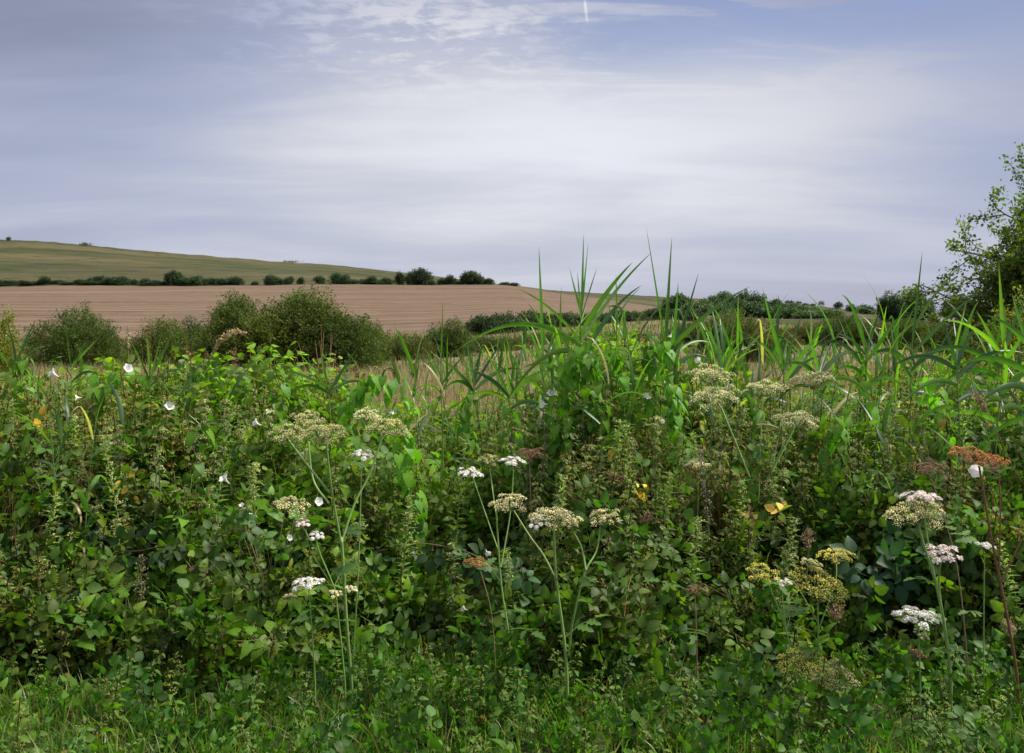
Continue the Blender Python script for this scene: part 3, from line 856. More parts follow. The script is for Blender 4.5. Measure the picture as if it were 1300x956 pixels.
def reed_hero(label, stem, Y, leaves, name='reed'):
    g = np.random.default_rng(int(stem[0][0] * 3))
    base = at(stem[0][0], HY, Y); base[2] = 0
    t = thing(name, label, 'reed', base)
    pts = [base * [1, 1, 0]] + [at(a_, b_, Y) for a_, b_ in stem]
    pp = smooth_path(np.array(pts), 16) - base
    tube(pp, np.linspace(.0055, .002, len(pp)), 6, None, (.12, .2, .05)).build('stem', M_STEM, t)
    for (sx, sy, tx, ty, w, sag, dy) in leaves:
        a_, b_ = at(sx, sy, Y) - base, at(tx, ty, Y + dy) - base
        m_ = (a_ + b_) / 2 + np.array([0, dy * .2, sag])
        q = np.linspace(0, 1, 14)[:, None]
        c_ = 2 * m_ - (a_ + b_) / 2
        P_ = (1 - q) ** 2 * a_ + 2 * q * (1 - q) * c_ + q ** 2 * b_
        ax = nrm(b_ - a_)
        sd = nrm(np.cross(ax, [0, 1, 0.])) * g.uniform(.55, 1) + np.array([0, 1, 0]) * g.uniform(.1, .7)
        sd = sd + q * g.normal() * .5 * np.array([0, 1, 0])
        ribbon(P_, sd, w * 1.25, c=np.array(RC[g.integers(0, 4)]) * g.uniform(.7, 1.1)).build('leaf', M_REED, t)
    return t


reed_hero('tallest reed plume right of centre with many leaves crossing the sky', [(742, 640), (740, 520), (737, 420), (738, 385)], 5.0, [
    (738, 400, 741, 296, .008, .0, .02), (738, 395, 747, 306, .007, -.01, .1), (737, 405, 733, 345, .006, 0, -.1), (736, 425, 803, 333, .016, .03, -.1), (738, 432, 828, 320, .011, .03, .25),
    (738, 455, 815, 362, .014, .05, .15), (738, 400, 723, 340, .007, 0, .1), (736, 432, 655, 366, .011, .04, .1), (737, 410, 758, 340, .006, 0, .2), (739, 440, 574, 450, .016, .14, -.3),
    (739, 450, 640, 515, .015, .12, -.25), (738, 470, 690, 400, .010, .02, .2), (740, 480, 800, 450, .012, .08, -.2), (740, 500, 660, 470, .013, .09, .1), (740, 455, 765, 395, .009, 0, -.2)])
reed_hero('reed with one straight blade standing just left of the tallest plume', [(692, 600), (690, 520), (689, 450)], 5.1, [
    (689, 455, 684, 312, .012, 0, .0), (689, 470, 650, 440, .010, .05, .1), (690, 480, 722, 440, .011, .03, -.1), (690, 500, 630, 505, .012, .1, .1), (690, 495, 740, 520, .012, .08, -.1), (690, 470, 708, 400, .008, 0, .2)])
reed_hero('thin single reed between the two tall reed clumps', [(784, 560), (783, 470), (783, 400)], 5.2, [
    (783, 420, 782, 348, .007, 0, .0), (783, 405, 813, 366, .006, .02, .1), (783, 470, 742, 476, .008, .1, 0), (783, 480, 835, 465, .009, .07, -.2), (783, 430, 770, 375, .005, 0, .1)])
reed_hero('second tall reed clump with tips high over the hill line', [(850, 620), (848, 520), (847, 440)], 5.1, [
    (846, 450, 820, 286, .008, .0, .0), (845, 440, 853, 300, .011, -.02, .1), (852, 450, 861, 358, .012, 0, -.1), (856, 450, 887, 346, .010, -.02, .1), (848, 445, 952, 364, .016, .04, -.1),
    (846, 470, 800, 440, .011, .06, .1), (848, 480, 905, 460, .013, .08, .1), (848, 500, 880, 540, .013, .06, -.2), (848, 500, 812, 520, .011, .08, .1), (849, 460, 912, 440, .010, .07, .2), (848, 480, 838, 395, .009, 0, .1)])
reed_hero('short reed beside the domed bush with an upright tip', [(936, 560), (935, 480), (936, 440)], 5.3, [
    (936, 450, 937, 372, .009, 0, 0), (935, 460, 963, 383, .007, .01, .1), (935, 470, 912, 398, .009, .01, -.1), (935, 480, 880, 500, .009, .08, .1), (936, 460, 990, 410, .009, .03, .1)])
reed_hero('reed with a broad bright blade in front of the hillside wood', [(992, 560), (994, 500), (996, 455)], 5.0, [
    (996, 468, 968, 365, .014, -.02, 0), (996, 475, 948, 428, .010, .05, .1), (996, 470, 1018, 400, .010, 0, .1), (995, 485, 1048, 415, .014, .03, -.1), (995, 490, 1060, 452, .012, .06, .1), (995, 500, 930, 520, .012, .1, 0), (996, 470, 1003, 420, .009, 0, .2)])
reed_hero('reed whose topmost blade hooks over to the left below the skyline', [(1098, 560), (1099, 500), (1100, 440)], 5.0, [
    (1100, 450, 1068, 374, .013, .07, 0), (1100, 455, 1118, 393, .010, 0, .1), (1100, 460, 1145, 398, .011, .02, -.1), (1100, 470, 1040, 440, .013, .08, .1), (1100, 470, 1072, 405, .012, 0, 0), (1100, 490, 1150, 500, .012, .07, -.1),
    (1100, 480, 1038, 500, .011, .1, 0), (1099, 450, 1060, 425, .009, .04, .2)])
reed_hero('slender reed with a blade slanting up right towards the hawthorn', [(1155, 560), (1156, 500), (1158, 430)], 5.0, [
    (1158, 440, 1171, 318, .008, .0, 0), (1158, 420, 1228, 330, .009, .03, .1), (1157, 450, 1254, 362, .010, .03, -.1), (1157, 465, 1090, 470, .013, .1, .1), (1157, 470, 1215, 445, .014, .05, 0), (1157, 480, 1120, 430, .010, .02, .1), (1156, 500, 1210, 540, .012, .07, 0)])
reed_hero('bushy reed near the right edge with wide arching blades', [(1262, 620), (1268, 520), (1275, 430)], 4.8, [
    (1275, 440, 1268, 336, .012, .0, 0), (1275, 445, 1305, 372, .012, 0, .1), (1274, 455, 1190, 407, .014, .06, -.1), (1274, 470, 1168, 452, .017, .08, 0), (1273, 485, 1180, 500, .018, .09, -.1),
    (1272, 500, 1330, 470, .016, .05, 0), (1272, 510, 1215, 560, .017, .09, -.2), (1272, 520, 1330, 560, .017, .08, .1), (1273, 455, 1240, 395, .012, .02, .1), (1271, 540, 1190, 540, .016, .07, .1), (1274, 460, 1300, 420, .012, 0, -.1)])
reed_hero('dark reed at the far right edge with drooping blades', [(1310, 640), (1312, 540), (1315, 440)], 4.6, [
    (1315, 450, 1250, 400, .014, .04, 0), (1314, 480, 1210, 470, .018, .08, .1), (1313, 500, 1235, 520, .018, .08, -.1), (1313, 530, 1225, 590, .016, .06, 0), (1315, 460, 1285, 372, .012, 0, .1)])
reed_hero('reed leaf fan rising left of centre over the straw meadow', [(612, 580), (606, 520), (600, 480)], 5.2, [
    (602, 490, 590, 412, .011, .0, 0), (602, 490, 640, 430, .011, .01, .1), (603, 500, 555, 455, .012, .03, 0), (603, 500, 560, 500, .013, .07, 0), (603, 495, 665, 470, .013, .05, .1), (604, 510, 650, 515, .012, .06, -.1), (602, 490, 615, 420, .008, 0, .1)])
reed_hero('thin pale upright reed shoot left of the straw meadow', [(562, 560), (560, 500), (560, 450)], 5.3, [
    (560, 460, 562, 382, .006, 0, 0), (560, 480, 535, 440, .008, .02, .1), (560, 490, 592, 450, .008, .02, 0), (560, 500, 520, 505, .01, .06, 0)])
reed_hero('low reed tuft rising in front of the big hawthorn foot', [(420, 560), (418, 510), (416, 490)], 5.4, [
    (416, 495, 372, 440, .011, .01, 0), (416, 495, 345, 470, .011, .03, .1), (417, 500, 455, 440, .010, .01, 0), (417, 500, 360, 505, .012, .06, 0), (417, 500, 470, 490, .011, .05, .1), (416, 495, 405, 430, .008, 0, 0)])
reed_hero('broad upright blades standing before the low hawthorn at left', [(192, 560), (190, 500), (190, 470)], 5.4, [
    (190, 475, 186, 418, .013, 0, 0), (190, 480, 222, 415, .011, .01, .1), (191, 480, 205, 425, .008, 0, 0), (190, 485, 165, 432, .010, .01, 0), (191, 490, 235, 470, .010, .04, 0)])
reed_hero('small reed fan near the left edge below the dark olive bush', [(92, 560), (91, 500), (90, 462)], 5.6, [
    (90, 465, 83, 412, .007, 0, 0), (90, 465, 126, 428, .010, .01, .1), (91, 470, 112, 430, .007, 0, 0), (91, 480, 60, 460, .010, .04, 0), (91, 485, 130, 480, .01, .05, 0)])
reed_hero('bright reed blades at the very left edge of the hedge', [(22, 580), (20, 500), (20, 450)], 5.2, [
    (20, 460, 46, 405, .012, .01, 0), (20, 465, 5, 400, .010, 0, .1), (20, 470, 60, 440, .010, .04, 0), (20, 480, -20, 440, .012, .05, 0), (20, 500, 60, 520, .012, .06, -.1)])

reed_hero('leaning reed with long level blades right of the domed bush', [(1046, 600), (1044, 530), (1040, 470)], 4.9, [
    (1040, 480, 985, 470, .012, .06, 0), (1040, 480, 1100, 452, .013, .07, .1), (1041, 490, 1110, 510, .014, .08, -.1), (1040, 475, 1022, 412, .010, .01, 0), (1042, 500, 980, 520, .013, .08, .1), (1040, 478, 1066, 425, .009, .02, .2)])
reed_hero('reed with wide level blades crossing before the right hand bushes', [(1220, 620), (1218, 540), (1214, 460)], 4.7, [
    (1214, 470, 1130, 468, .014, .07, 0), (1215, 480, 1300, 448, .015, .06, .1), (1215, 490, 1140, 520, .015, .08, -.1), (1214, 465, 1196, 400, .010, .01, 0), (1216, 510, 1290, 520, .016, .07, .1), (1216, 520, 1150, 560, .014, .07, 0), (1214, 470, 1246, 405, .010, .02, .1)])
reed_hero('reed fan low in front of the straw meadow left of the tall plume', [(652, 620), (650, 560), (646, 500)], 5.0, [
    (646, 505, 590, 470, .013, .04, 0), (646, 510, 575, 520, .014, .07, .1), (647, 505, 700, 470, .013, .04, -.1), (646, 500, 640, 432, .010, 0, 0), (647, 520, 705, 530, .013, .07, 0), (646, 505, 612, 440, .010, .02, .1)])
GR = 'lesser reeds standing in the hedge top'
rp = [reed_proto(i, h, nl, 'lesser green reed standing in the hedge top among the tall ones', GR) for i, (h, nl) in enumerate([(1.35, 7), (1.5, 8), (1.25, 6), (1.6, 8), (1.4, 7), (1.45, 9)])]
spots = []
for i in range(120):
    pxx = rng.choice([rng.uniform(640, 900), rng.uniform(880, 1300), rng.uniform(900, 1340), rng.uniform(480, 700) if rng.random() < .6 else rng.uniform(-20, 640)], p=[.24, .26, .33, .17])
    Yy = rng.uniform(5.0, 6.6)
    tip = rng.uniform(425, 492) if pxx > 640 else rng.uniform(465, 505)
    spots.append((pxx, Yy, tip))
hs = [1.35, 1.5, 1.25, 1.6, 1.4, 1.45]
for i, (pxx, Yy, tip) in enumerate(spots):
    o = rp[i] if i < 6 else dup(rp[i % 6], (0, 0, 0))
    hz = EYE + (HY - tip) / F * Yy
    sc = hz / hs[i % 6]
    o.location = ((pxx - CX) / F * Yy, Yy, 0); o.rotation_euler = (rng.normal() * .12, rng.normal() * .13, rng.uniform(0, 6.28)); o.scale = (1, 1, sc)
# low reed leaves showing in the hedge face on the left and right
for i in range(16):
    pxx = rng.choice([rng.uniform(-10, 130), rng.uniform(1150, 1310)]); Yy = rng.uniform(4.5, 5.0); tip = rng.uniform(530, 620)
    o = dup(rp[i % 6], ((pxx - CX) / F * Yy, Yy, 0), (rng.normal() * .05, rng.normal() * .05, rng.uniform(0, 6.28)), (1, 1, (EYE + (HY - tip) / F * Yy) / hs[i % 6]))

# ------------------------------------------------------------------ nettles, single seeding stalks
def nettle_proto(i, H, seedy):
    g = np.random.default_rng(200 + i)
    t = thing('nettle', 'seeding stinging nettle stalk rising out of the hedge', 'nettle', (0, 0, 0), 0, 'nettle stalks rising out of the hedge')
    b = g.normal(size=2) * .05
    st = lambda z: np.array([b[0] * (z / H) ** 2, b[1] * (z / H) ** 2, z])
    tube([st(z) for z in np.linspace(0, H, 8)], np.linspace(.0045, .002, 8), 5, None, (.13, .12, .06)).build('stem', M_STEM, t)
    lf, sd = MB(), MB()
    n_ = int(H / .06)
    for j in range(n_):
        f_ = j / n_; z = H * (.25 + .75 * f_)
        for k in (0, 1):
            a = j * 1.57 + k * math.pi + g.normal() * .25
            d_ = np.array([math.cos(a), math.sin(a), -.15 - .5 * g.random()])
            s_ = g.uniform(.055, .085) * (1.1 - .75 * f_)
            lf.inst(SERR, frames(d_, UP + .2 * d_)[None], (st(z) + nrm(d_) * .012)[None], s_, g_col(g, (.125, .21, .04), .28, .05)[None])
            if f_ > .35 and g.random() < seedy * .75:
                for w_ in (-.5, .5):
                    m = 12; L = g.uniform(.035, .07) * (1.15 - .6 * f_)
                    aa = a + .8 + w_
                    q = np.linspace(.1, 1, m)[:, None]
                    T = st(z) + q * L * np.array([math.cos(aa), math.sin(aa), .1]) - q ** 2 * L * np.array([0, 0, .7]) + g.normal(size=(m, 3)) * .0025
                    sd.inst(FLECK, frames(g.normal(size=(m, 3)), g.normal(size=(m, 3))), T, .013, np.broadcast_to(g_col(g, (.36, .37, .16), .35), (m, 3)))
    lf.build('foliage', M_LEAF, t)
    sd.build('seed_strings', M_DRY, t)
    return t


nh = [1.1, 1.25, 1.0, 1.35, 1.2]
npz = [nettle_proto(i, nh[i], (.9, .7, .95, .8, .5)[i]) for i in range(5)]
cnt = 0
for i in range(230):
    r_ = rng.random()
    if r_ < .33: pxx = rng.uniform(-20, 340)
    elif r_ < .75: pxx = rng.uniform(640, 1010)
    elif r_ < .9: pxx = rng.uniform(1010, 1300)
    else: pxx = rng.uniform(340, 640)
    Yy = rng.uniform(4.35, 6.6)
    xx = (pxx - CX) / F * Yy
    Hh = hedge_top(np.array([xx]))[0]
    if rng.random() < .5: Yy = rng.uniform(4.3, 5.4); xx = (pxx - CX) / F * Yy
    face = np.interp(Yy, [4.35, 4.5, 4.85, 5.35, 6.0, 6.8], [.1, .36, .7, .93, 1, 1]) * Hh
    hz = min(face + rng.uniform(.1, .36), Hh + .10)
    if Yy < 4.8: hz = min(face + rng.uniform(.15, .42), Hh)
    o = npz[cnt] if cnt < 5 else dup(npz[cnt % 5], (0, 0, 0))
    o.location = (xx, Yy, 0); sc = hz / nh[cnt % 5]; sc_ = min(max(sc, .85), 1.05)
    o.location = (xx, Yy, hz - nh[cnt % 5] * sc_ if sc > .85 else 0)
    o.scale = (1, 1, sc) if sc <= .85 else (sc_,) * 3
    o.rotation_euler = (rng.normal() * .08, rng.normal() * .08, rng.uniform(0, 6.28)); cnt += 1


# ------------------------------------------------------------------ umbellifers
def star(k=5):
    v = [[0, 0, 0]]; f = []
    for i in range(2 * k):
        a_ = i * math.pi / k; r_ = 1 if i % 2 == 0 else .5
        v.append([math.cos(a_) * r_, math.sin(a_) * r_, .25 * r_])
    for i in range(2 * k):
        f.append((0, 1 + i, 1 + (i + 1) % (2 * k)))
    return np.array(v, float), np.array(f), np.ones((len(v), 3))


STAR = star()
SEED = (np.array([[0, 0, -1], [.55, 0, 0], [0, .3, 0], [-.55, 0, 0], [0, -.3, 0], [0, 0, 1.]]), np.array([(0, 2, 1), (0, 3, 2), (0, 4, 3), (0, 1, 4), (5, 1, 2), (5, 2, 3), (5, 3, 4), (5, 4, 1)]), np.ones((6, 3)))
UC = {'white': (.82, .79, .70), 'pink': (.86, .79, .72), 'cream': (.74, .70, .38), 'green': (.64, .62, .28), 'yellow': (.74, .70, .16), 'pale': (.80, .80, .46), 'russet': (.60, .30, .10), 'brown': (.34, .20, .12)}


def umbel(parent, c, Rr, kind, g, axis=None, flat=.28, label=None):
    axis = nrm(np.array([g.normal() * .12, -.12 + g.normal() * .1, 1.]) if axis is None else axis)
    A = frames(axis, np.array([0, -1., .1]))        # columns: side, axis, front
    n = int(np.clip(Rr / .0045, 9, 26))
    base = c - axis * Rr * .55
    fl, rays = MB(), MB()
    col = np.array(UC[kind]); stemc = (.17, .2, .07) if kind not in ('russet', 'brown') else (.22, .12, .06)
    fruit = kind in ('green', 'yellow', 'russet', 'brown', 'pale', 'cream')
    for i in range(n):
        r_ = math.sqrt((i + .5) / n) * Rr * .86; a_ = i * 2.39996 + g.normal() * .12
        off = A[:, 0] * math.cos(a_) * r_ + A[:, 2] * math.sin(a_) * r_
        u = c + off + axis * (-flat * Rr * (r_ / Rr) ** 2 + g.normal() * .09 * Rr)
        ud = nrm(u - base)
        pp = smooth_path([base, (base + u) / 2 + off * .12, u - ud * Rr * .12], 4)
        tube(pp, [.0014] * (len(pp)), 3, rays, stemc)
        ur = Rr * g.uniform(.15, .21); m = int(np.clip(ur / .00075, 16, 40))
        k = np.arange(m); rr = np.sqrt((k + .5) / m) * ur; aa = k * 2.39996
        ad = nrm(axis * .75 + ud * .5); B = frames(ad, np.array([0, -1., .1]))
        T = u + (np.cos(aa) * rr)[:, None] * B[:, 0] + (np.sin(aa) * rr)[:, None] * B[:, 2] + (ur * .45 * (1 - (rr / ur) ** 2) - ur * .2)[:, None] * ad + g.normal(size=(m, 3)) * ur * .09
        if fruit:
            fd = nrm(T - (u - ad * ur * 1.2)); s_ = .0046 * g.uniform(.8, 1.2)
            Rm_ = frames(g.normal(size=(m, 3)) * .6 + np.cross(fd, [0, 1., .2]), fd)
        else:
            fd = nrm(ad + .5 * nrm(T - u) + g.normal(size=(m, 3)) * .2); s_ = .0056
            Rm_ = frames(np.cross(fd, g.normal(size=(m, 3))), fd)
        tint = col * g.uniform(.82, 1.15) * g.uniform(.75, 1.2, (m, 1))
        if kind == 'pink': tint = tint * np.where(g.random((m, 1)) < .4, np.array([[1, .84, .84]]), 1)
        if kind == 'cream': tint = tint * np.where(g.random((m, 1)) < .35, np.array([[1.25, 1.25, 1.4]]), 1)
        fl.inst(SEED if fruit else STAR, Rm_, T, s_, tint)
        ped = np.stack([np.broadcast_to(u - ad * ur * .9, T.shape), T, T + B[:, 0] * .0011], 1)
        sel = k % 2 == 0
        rays.add(ped[sel].reshape(-1, 3), np.arange(sel.sum() * 3).reshape(-1, 3), stemc)
    o = fl.build('umbel', M_PETAL if not fruit else M_DRY, parent)
    if label: o['label'] = label
    rays.build('rays', M_STEM, o)
    return base


def pinnate(g, L, col):
    """cut compound leaf, stalk along +Y"""
    mb = MB()
    tube([[0, 0, 0], [0, L * .5, .03 * L], [0, L, -.08 * L]], [.003, .002, .001], 4, mb, (.14, .2, .06))
    LOB = leafshape([0, .15, .3, .45, .6, .8, 1], [.05, .3, .16, .3, .13, .16, 0], .15, .2)
    for t, s_ in ((.45, .42), (.7, .4), (1, .45)):
        z = .03 * L if t < .6 else -.02 * L
        if t < 1:
            for sg in (-1, 1):
                mb.inst(LOB, frames(np.array([sg, .45, g.normal() * .2]), UP + g.normal(size=3) * .2)[None], np.array([[0, L * t, z]]), L * s_, g_col(g, col)[None])
        else:
            mb.inst(LOB, frames(np.array([0, 1, -.3]), UP + g.normal(size=3) * .2)[None], np.array([[0, L * .97, -.07 * L]]), L * s_, g_col(g, col)[None])
    return mb


def umbel_plant(name, label, cat, Y, stems, heads, seed, thick=.0055, col=(.19, .31, .075), leaves=2, foot=True):
    """stems: polylines in photo pixels (first one runs from the ground up); heads: (px, py, width px, kind, stem end px, py, dY)"""
    g = np.random.default_rng(seed)
    b0 = at(stems[0][0][0], HY, Y); b0[2] = 0
    t = thing(name, label, cat, b0)
    for i, pl in enumerate(stems):
        pts = [at(a_, b_, Y + (c_[0] if c_ else 0)) for (a_, b_, *c_) in pl]
        if i == 0 and foot: pts = [np.array([pts[0][0], Y, 0.0])] + [q for q in pts if q[2] > .03]
        pp = smooth_path(np.array(pts), 14) - b0
        th = thick if i == 0 else thick * .62
        tube(pp, np.linspace(th, th * .7, len(pp)), 7, None, col).build('stem' if i == 0 else 'branch', M_STEM, t)
        for q in pp[[-1]] if i == 0 else ():
            pass
    for (hx, hy, hw, kind, *r_) in heads:
        dy = r_[0] if r_ else 0
        c = at(hx, hy, Y + dy) - b0
        umbel(t, c, hw * 1.12 / 2 / F * (Y + dy), kind, g)
    for i in range(leaves):
        p = stems[0][1 + i % (len(stems[0]) - 1)] if len(stems[0]) > 1 else stems[0][0]
        q = at(p[0], p[1], Y) - b0
        a_ = g.uniform(0, 6.28)
        lm = pinnate(g, g.uniform(.10, .17), (.075, .15, .03)).arrays()
        m2 = MB(); m2.inst(lm, frames(np.array([math.cos(a_), math.sin(a_) - .4, .35]), UP)[None], q[None], 1.0, np.ones((1, 3)))
        m2.build('leaf', M_LEAF, t)
    return t


umbel_plant('hogweed', 'tall thick stemmed hogweed left of centre carrying three tan green seed heads', 'hogweed', 3.78,
            [[(446, 866), (440, 790), (434, 690), (432, 688)], [(433, 690), (421, 620), (414, 560)], [(418, 625, 0), (390, 590, .0), (362, 553, .05)], [(433, 690), (450, 640, .05), (470, 600, .1), (486, 553, .15)],
             [(418, 640), (398, 610, .1), (391, 560, .15)]],
            [(410, 543, 62, 'green'), (366, 545, 50, 'green', .05), (392, 528, 44, 'green', .15), (492, 537, 56, 'green', .15), (466, 524, 40, 'pale', .25)], 1, .0085)
umbel_plant('hogweed', 'slim hogweed with one white domed flower head left of centre', 'hogweed', 3.88, [[(447, 860), (455, 720), (459, 590)]], [(460, 573, 29, 'white')], 2, .004)
umbel_plant('wild_carrot', 'forked plant with two pinkish white heads and one cream head beside the tall hogweed', 'wild carrot', 3.68,
            [[(438, 866), (428, 770), (424, 745), (407, 705), (401, 684)], [(424, 747), (395, 700), (388, 672)], [(402, 700), (385, 670), (374, 645)]],
            [(372, 637, 46, 'cream'), (383, 663, 19, 'pink'), (401, 678, 21, 'white')], 3, .0038)
umbel_plant('wild_carrot', 'low white headed wild carrot in the leaves left of the thick stem', 'wild carrot', 3.63, [[(400, 866), (396, 800), (392, 748)], [(394, 790), (380, 770), (370, 757)], [(396, 800), (420, 770), (441, 752)]],
            [(390, 736, 40, 'white'), (367, 756, 18, 'cream'), (425, 752, 20, 'cream'), (445, 746, 17, 'pale')], 4, .0035)
umbel_plant('hogweed', 'hogweed with four heads, two of them bright white, near the centre', 'hogweed', 3.78,
            [[(650, 866), (645, 800), (636, 740), (630, 650)], [(633, 700), (612, 640, .1), (600, 605, .15)], [(636, 720), (648, 650, .1), (652, 595, .15)], [(631, 660), (625, 620, .2), (621, 590, .2)]],
            [(645, 634, 50, 'cream'), (597, 597, 34, 'white', .15), (650, 582, 34, 'white', .15), (621, 580, 30, 'green', .2)], 5, .005)
umbel_plant('hogweed', 'stout hogweed with two broad cream heads in front of centre', 'hogweed', 3.63,
            [[(720, 866), (716, 810), (706, 735), (703, 668)], [(706, 736), (690, 705, .05), (672, 680, .1), (652, 648, .15)], [(722, 830), (727, 790, -.03), (742, 728, -.05), (757, 700, 0), (762, 668, 0)], [(744, 724, -.05), (738, 695, 0), (726, 672, 0)]],
            [(703, 650, 62, 'cream'), (766, 653, 44, 'cream', 0), (726, 660, 30, 'cream', .02), (684, 660, 26, 'white', .0)], 6, .007)
umbel_plant('wild_carrot', 'withered orange brown seed head deep in the leaves left of centre', 'wild carrot', 3.68, [[(630, 866), (624, 780), (610, 725)]], [(605, 711, 34, 'russet')], 7, .003, (.25, .2, .09), 1)
umbel_plant('hogweed', 'leaning hogweed with two stacked pale heads at the hedge top right of centre', 'hogweed', 4.60,
            [[(964, 866), (963, 760), (960, 640), (945, 590), (912, 510)], [(948, 600), (925, 540, .1), (903, 485, .2)], [(962, 700), (964, 600, .1), (968, 510, .2)]],
            [(908, 497, 64, 'pale'), (903, 469, 62, 'pale', .25), (972, 487, 54, 'pale', .25)], 8, .0065)
umbel_plant('hogweed', 'hogweed holding three pale domes high before the meadow on the right', 'hogweed', 4.65,
            [[(955, 866), (958, 700), (975, 610), (1008, 540)], [(980, 600), (1010, 540, .1), (1028, 490, .2)], [(975, 640), (985, 570, .2), (1000, 505, .3)]],
            [(1010, 527, 56, 'pale'), (1032, 475, 60, 'pale', .25), (996, 486, 36, 'green', .35)], 9, .0055)
umbel_plant('hogweed', 'hogweed with a cream lower head under a pink white dome at right', 'hogweed', 3.65,
            [[(1207, 866), (1200, 800), (1188, 740), (1172, 690), (1166, 665)], [(1195, 770), (1180, 700, .05), (1172, 645, .08)], [(1198, 790), (1192, 740, 0), (1195, 710, 0)]],
            [(1163, 647, 70, 'cream'), (1168, 626, 50, 'pink', .08), (1196, 698, 44, 'pink', 0)], 10, .0068)
umbel_plant('wild_carrot', 'single straight wild carrot with flat white head and two small tiers below at right', 'wild carrot', 3.70,
            [[(1168, 866), (1167, 830), (1166, 790)], [(1167, 830), (1163, 812)]], [(1163, 776, 54, 'white'), (1169, 803, 20, 'cream'), (1165, 828, 22, 'brown')], 11, .0042, leaves=1)
umbel_plant('wild_carrot', 'thin single stem with small white tuft near the right edge', 'wild carrot', 3.70, [[(1249, 866), (1249, 780), (1250, 702)]], [(1250, 690, 24, 'white')], 12, .0028)
umbel_plant('wild_parsnip', 'mustard yellow seeding head cluster on two stems at lower right', 'wild parsnip', 3.70,
            [[(1040, 866), (1039, 820), (1038, 765)], [(1039, 800), (1060, 740, .05), (1062, 715, .1)], [(1038, 790), (1012, 745), (1000, 735)]],
            [(1043, 738, 72, 'yellow'), (1062, 700, 46, 'yellow', .1), (1030, 712, 30, 'green', .05)], 13, .0045)
umbel_plant('wild_parsnip', 'small mustard head with tiny white neighbour left of the yellow cluster', 'wild parsnip', 3.68,
            [[(1010, 866), (998, 800), (975, 740)], [(1000, 810), (994, 770), (993, 748)]], [(968, 724, 44, 'yellow'), (993, 737, 22, 'white')], 14, .004)
umbel_plant('wild_parsnip', 'pale yellow green head tilted left at the very bottom right of centre', 'wild parsnip', 3.60, [[(1016, 870), (1014, 860), (1010, 850)]], [(1017, 835, 62, 'yellow')], 15, .004)
umbel_plant('wild_parsnip', 'low dense green seed head at the bottom beside the pale yellow one', 'wild parsnip', 3.55, [[(1060, 890), (1060, 880), (1058, 868)]], [(1059, 853, 72, 'green')], 16, .004)
umbel_plant('dead_hogweed', 'dead russet hogweed on a red brown stalk near the right edge', 'hogweed', 3.63,
            [[(1292, 866), (1280, 790), (1258, 680), (1243, 592)], [(1268, 735), (1270, 650), (1268, 600)], [(1270, 740), (1290, 700), (1300, 680)]],
            [(1236, 573, 56, 'russet'), (1264, 582, 36, 'russet', .05), (1302, 672, 26, 'brown', 0)], 17, .006, (.2, .09, .045), 0)
umbel_plant('dead_hogweed', 'brown withered head on a pale stalk left of the russet one', 'hogweed', 3.88, [[(1230, 866), (1215, 720), (1182, 605)]], [(1180, 590, 38, 'brown')], 18, .0035, (.24, .17, .1), 0)
umbel_plant('wild_carrot', 'small brown and green seed head among nettles right of centre', 'wild carrot', 4.50, [[(884, 860), (885, 700), (887, 600)]], [(886, 588, 34, 'pale')], 19, .003)
umbel_plant('wild_carrot', 'faded brownish umbel above the white headed hogweed at centre', 'wild carrot', 4.60, [[(680, 860), (676, 700), (672, 585)]], [(671, 572, 40, 'brown')], 20, .003, (.2, .15, .09))
umbel_plant('wild_carrot', 'small cream umbel low among herbs right of the brown straw', 'wild carrot', 3.73, [[(885, 866), (884, 800), (882, 755)]], [(884, 746, 26, 'brown'), ], 21, .003, (.2, .15, .09))

# ------------------------------------------------------------------ bindweed trumpets
def trumpet():
    v, f = [], []
    prof = [(.10, 0), (.13, .3), (.22, .55), (.42, .78), (.72, .93), (1.05, 1.02)]
    n = 20
    for r_, z_ in prof:
        for j in range(n):
            a_ = j / n * 2 * math.pi
            k = 1 + .09 * r_ * r_ * math.cos(5 * a_); zz_ = z_ + .05 * r_ * math.cos(5 * a_ + 1)
            v.append((math.cos(a_) * r_ * .5 * k, zz_, math.sin(a_) * r_ * .5 * k))
    for i in range(len(prof) - 1):
        for j in range(n):
            a_, b_ = i * n + j, i * n + (j + 1) % n
            f += [(a_, b_, b_ + n), (a_, b_ + n, a_ + n)]
    return np.array(v, float), np.array(f), np.ones((len(v), 3)) * np.array([.88, .85, .78])


TR = trumpet()
CAL = leafshape([0, .3, .7, 1], [.1, .3, .2, 0], .5, -.3)


def bindflower(pxx, pyy, Y, size, label, dirv=None, group=None):
    g = np.random.default_rng(int(pxx))
    c = at(pxx, pyy, Y)
    t = thing('bindweed_flower', label, 'flower', c, 0, group)
    d_ = nrm(np.array([g.normal() * 1.2, -.55, .6 + g.normal() * .5]) if dirv is None else np.array(dirv, float))
    Rm_ = frames(d_, UP)
    mb = MB(); mb.inst(TR, Rm_[None], (-d_ * size * .8)[None], size, np.ones((1, 3))); mb.build('petals', M_PETAL, t)
    mb = MB()
    for k in range(5):
        a_ = k * 1.2566
        q = Rm_ @ np.array([math.cos(a_), .9, math.sin(a_)])
        mb.inst(CAL, frames(d_ * 1.2 + q * .25, q)[None], (-d_ * size * .95)[None], size * .38, np.array([[.09, .15, .035]]))
    mb.build('calyx', M_LEAF, t)
    tube([-d_ * size * .85, -d_ * size * 1.3 - [0, 0, .02], -d_ * size * 2 - [0, 0, .06]], .0015, 4, None, (.1, .16, .04)).build('stalk', M_STEM, t)


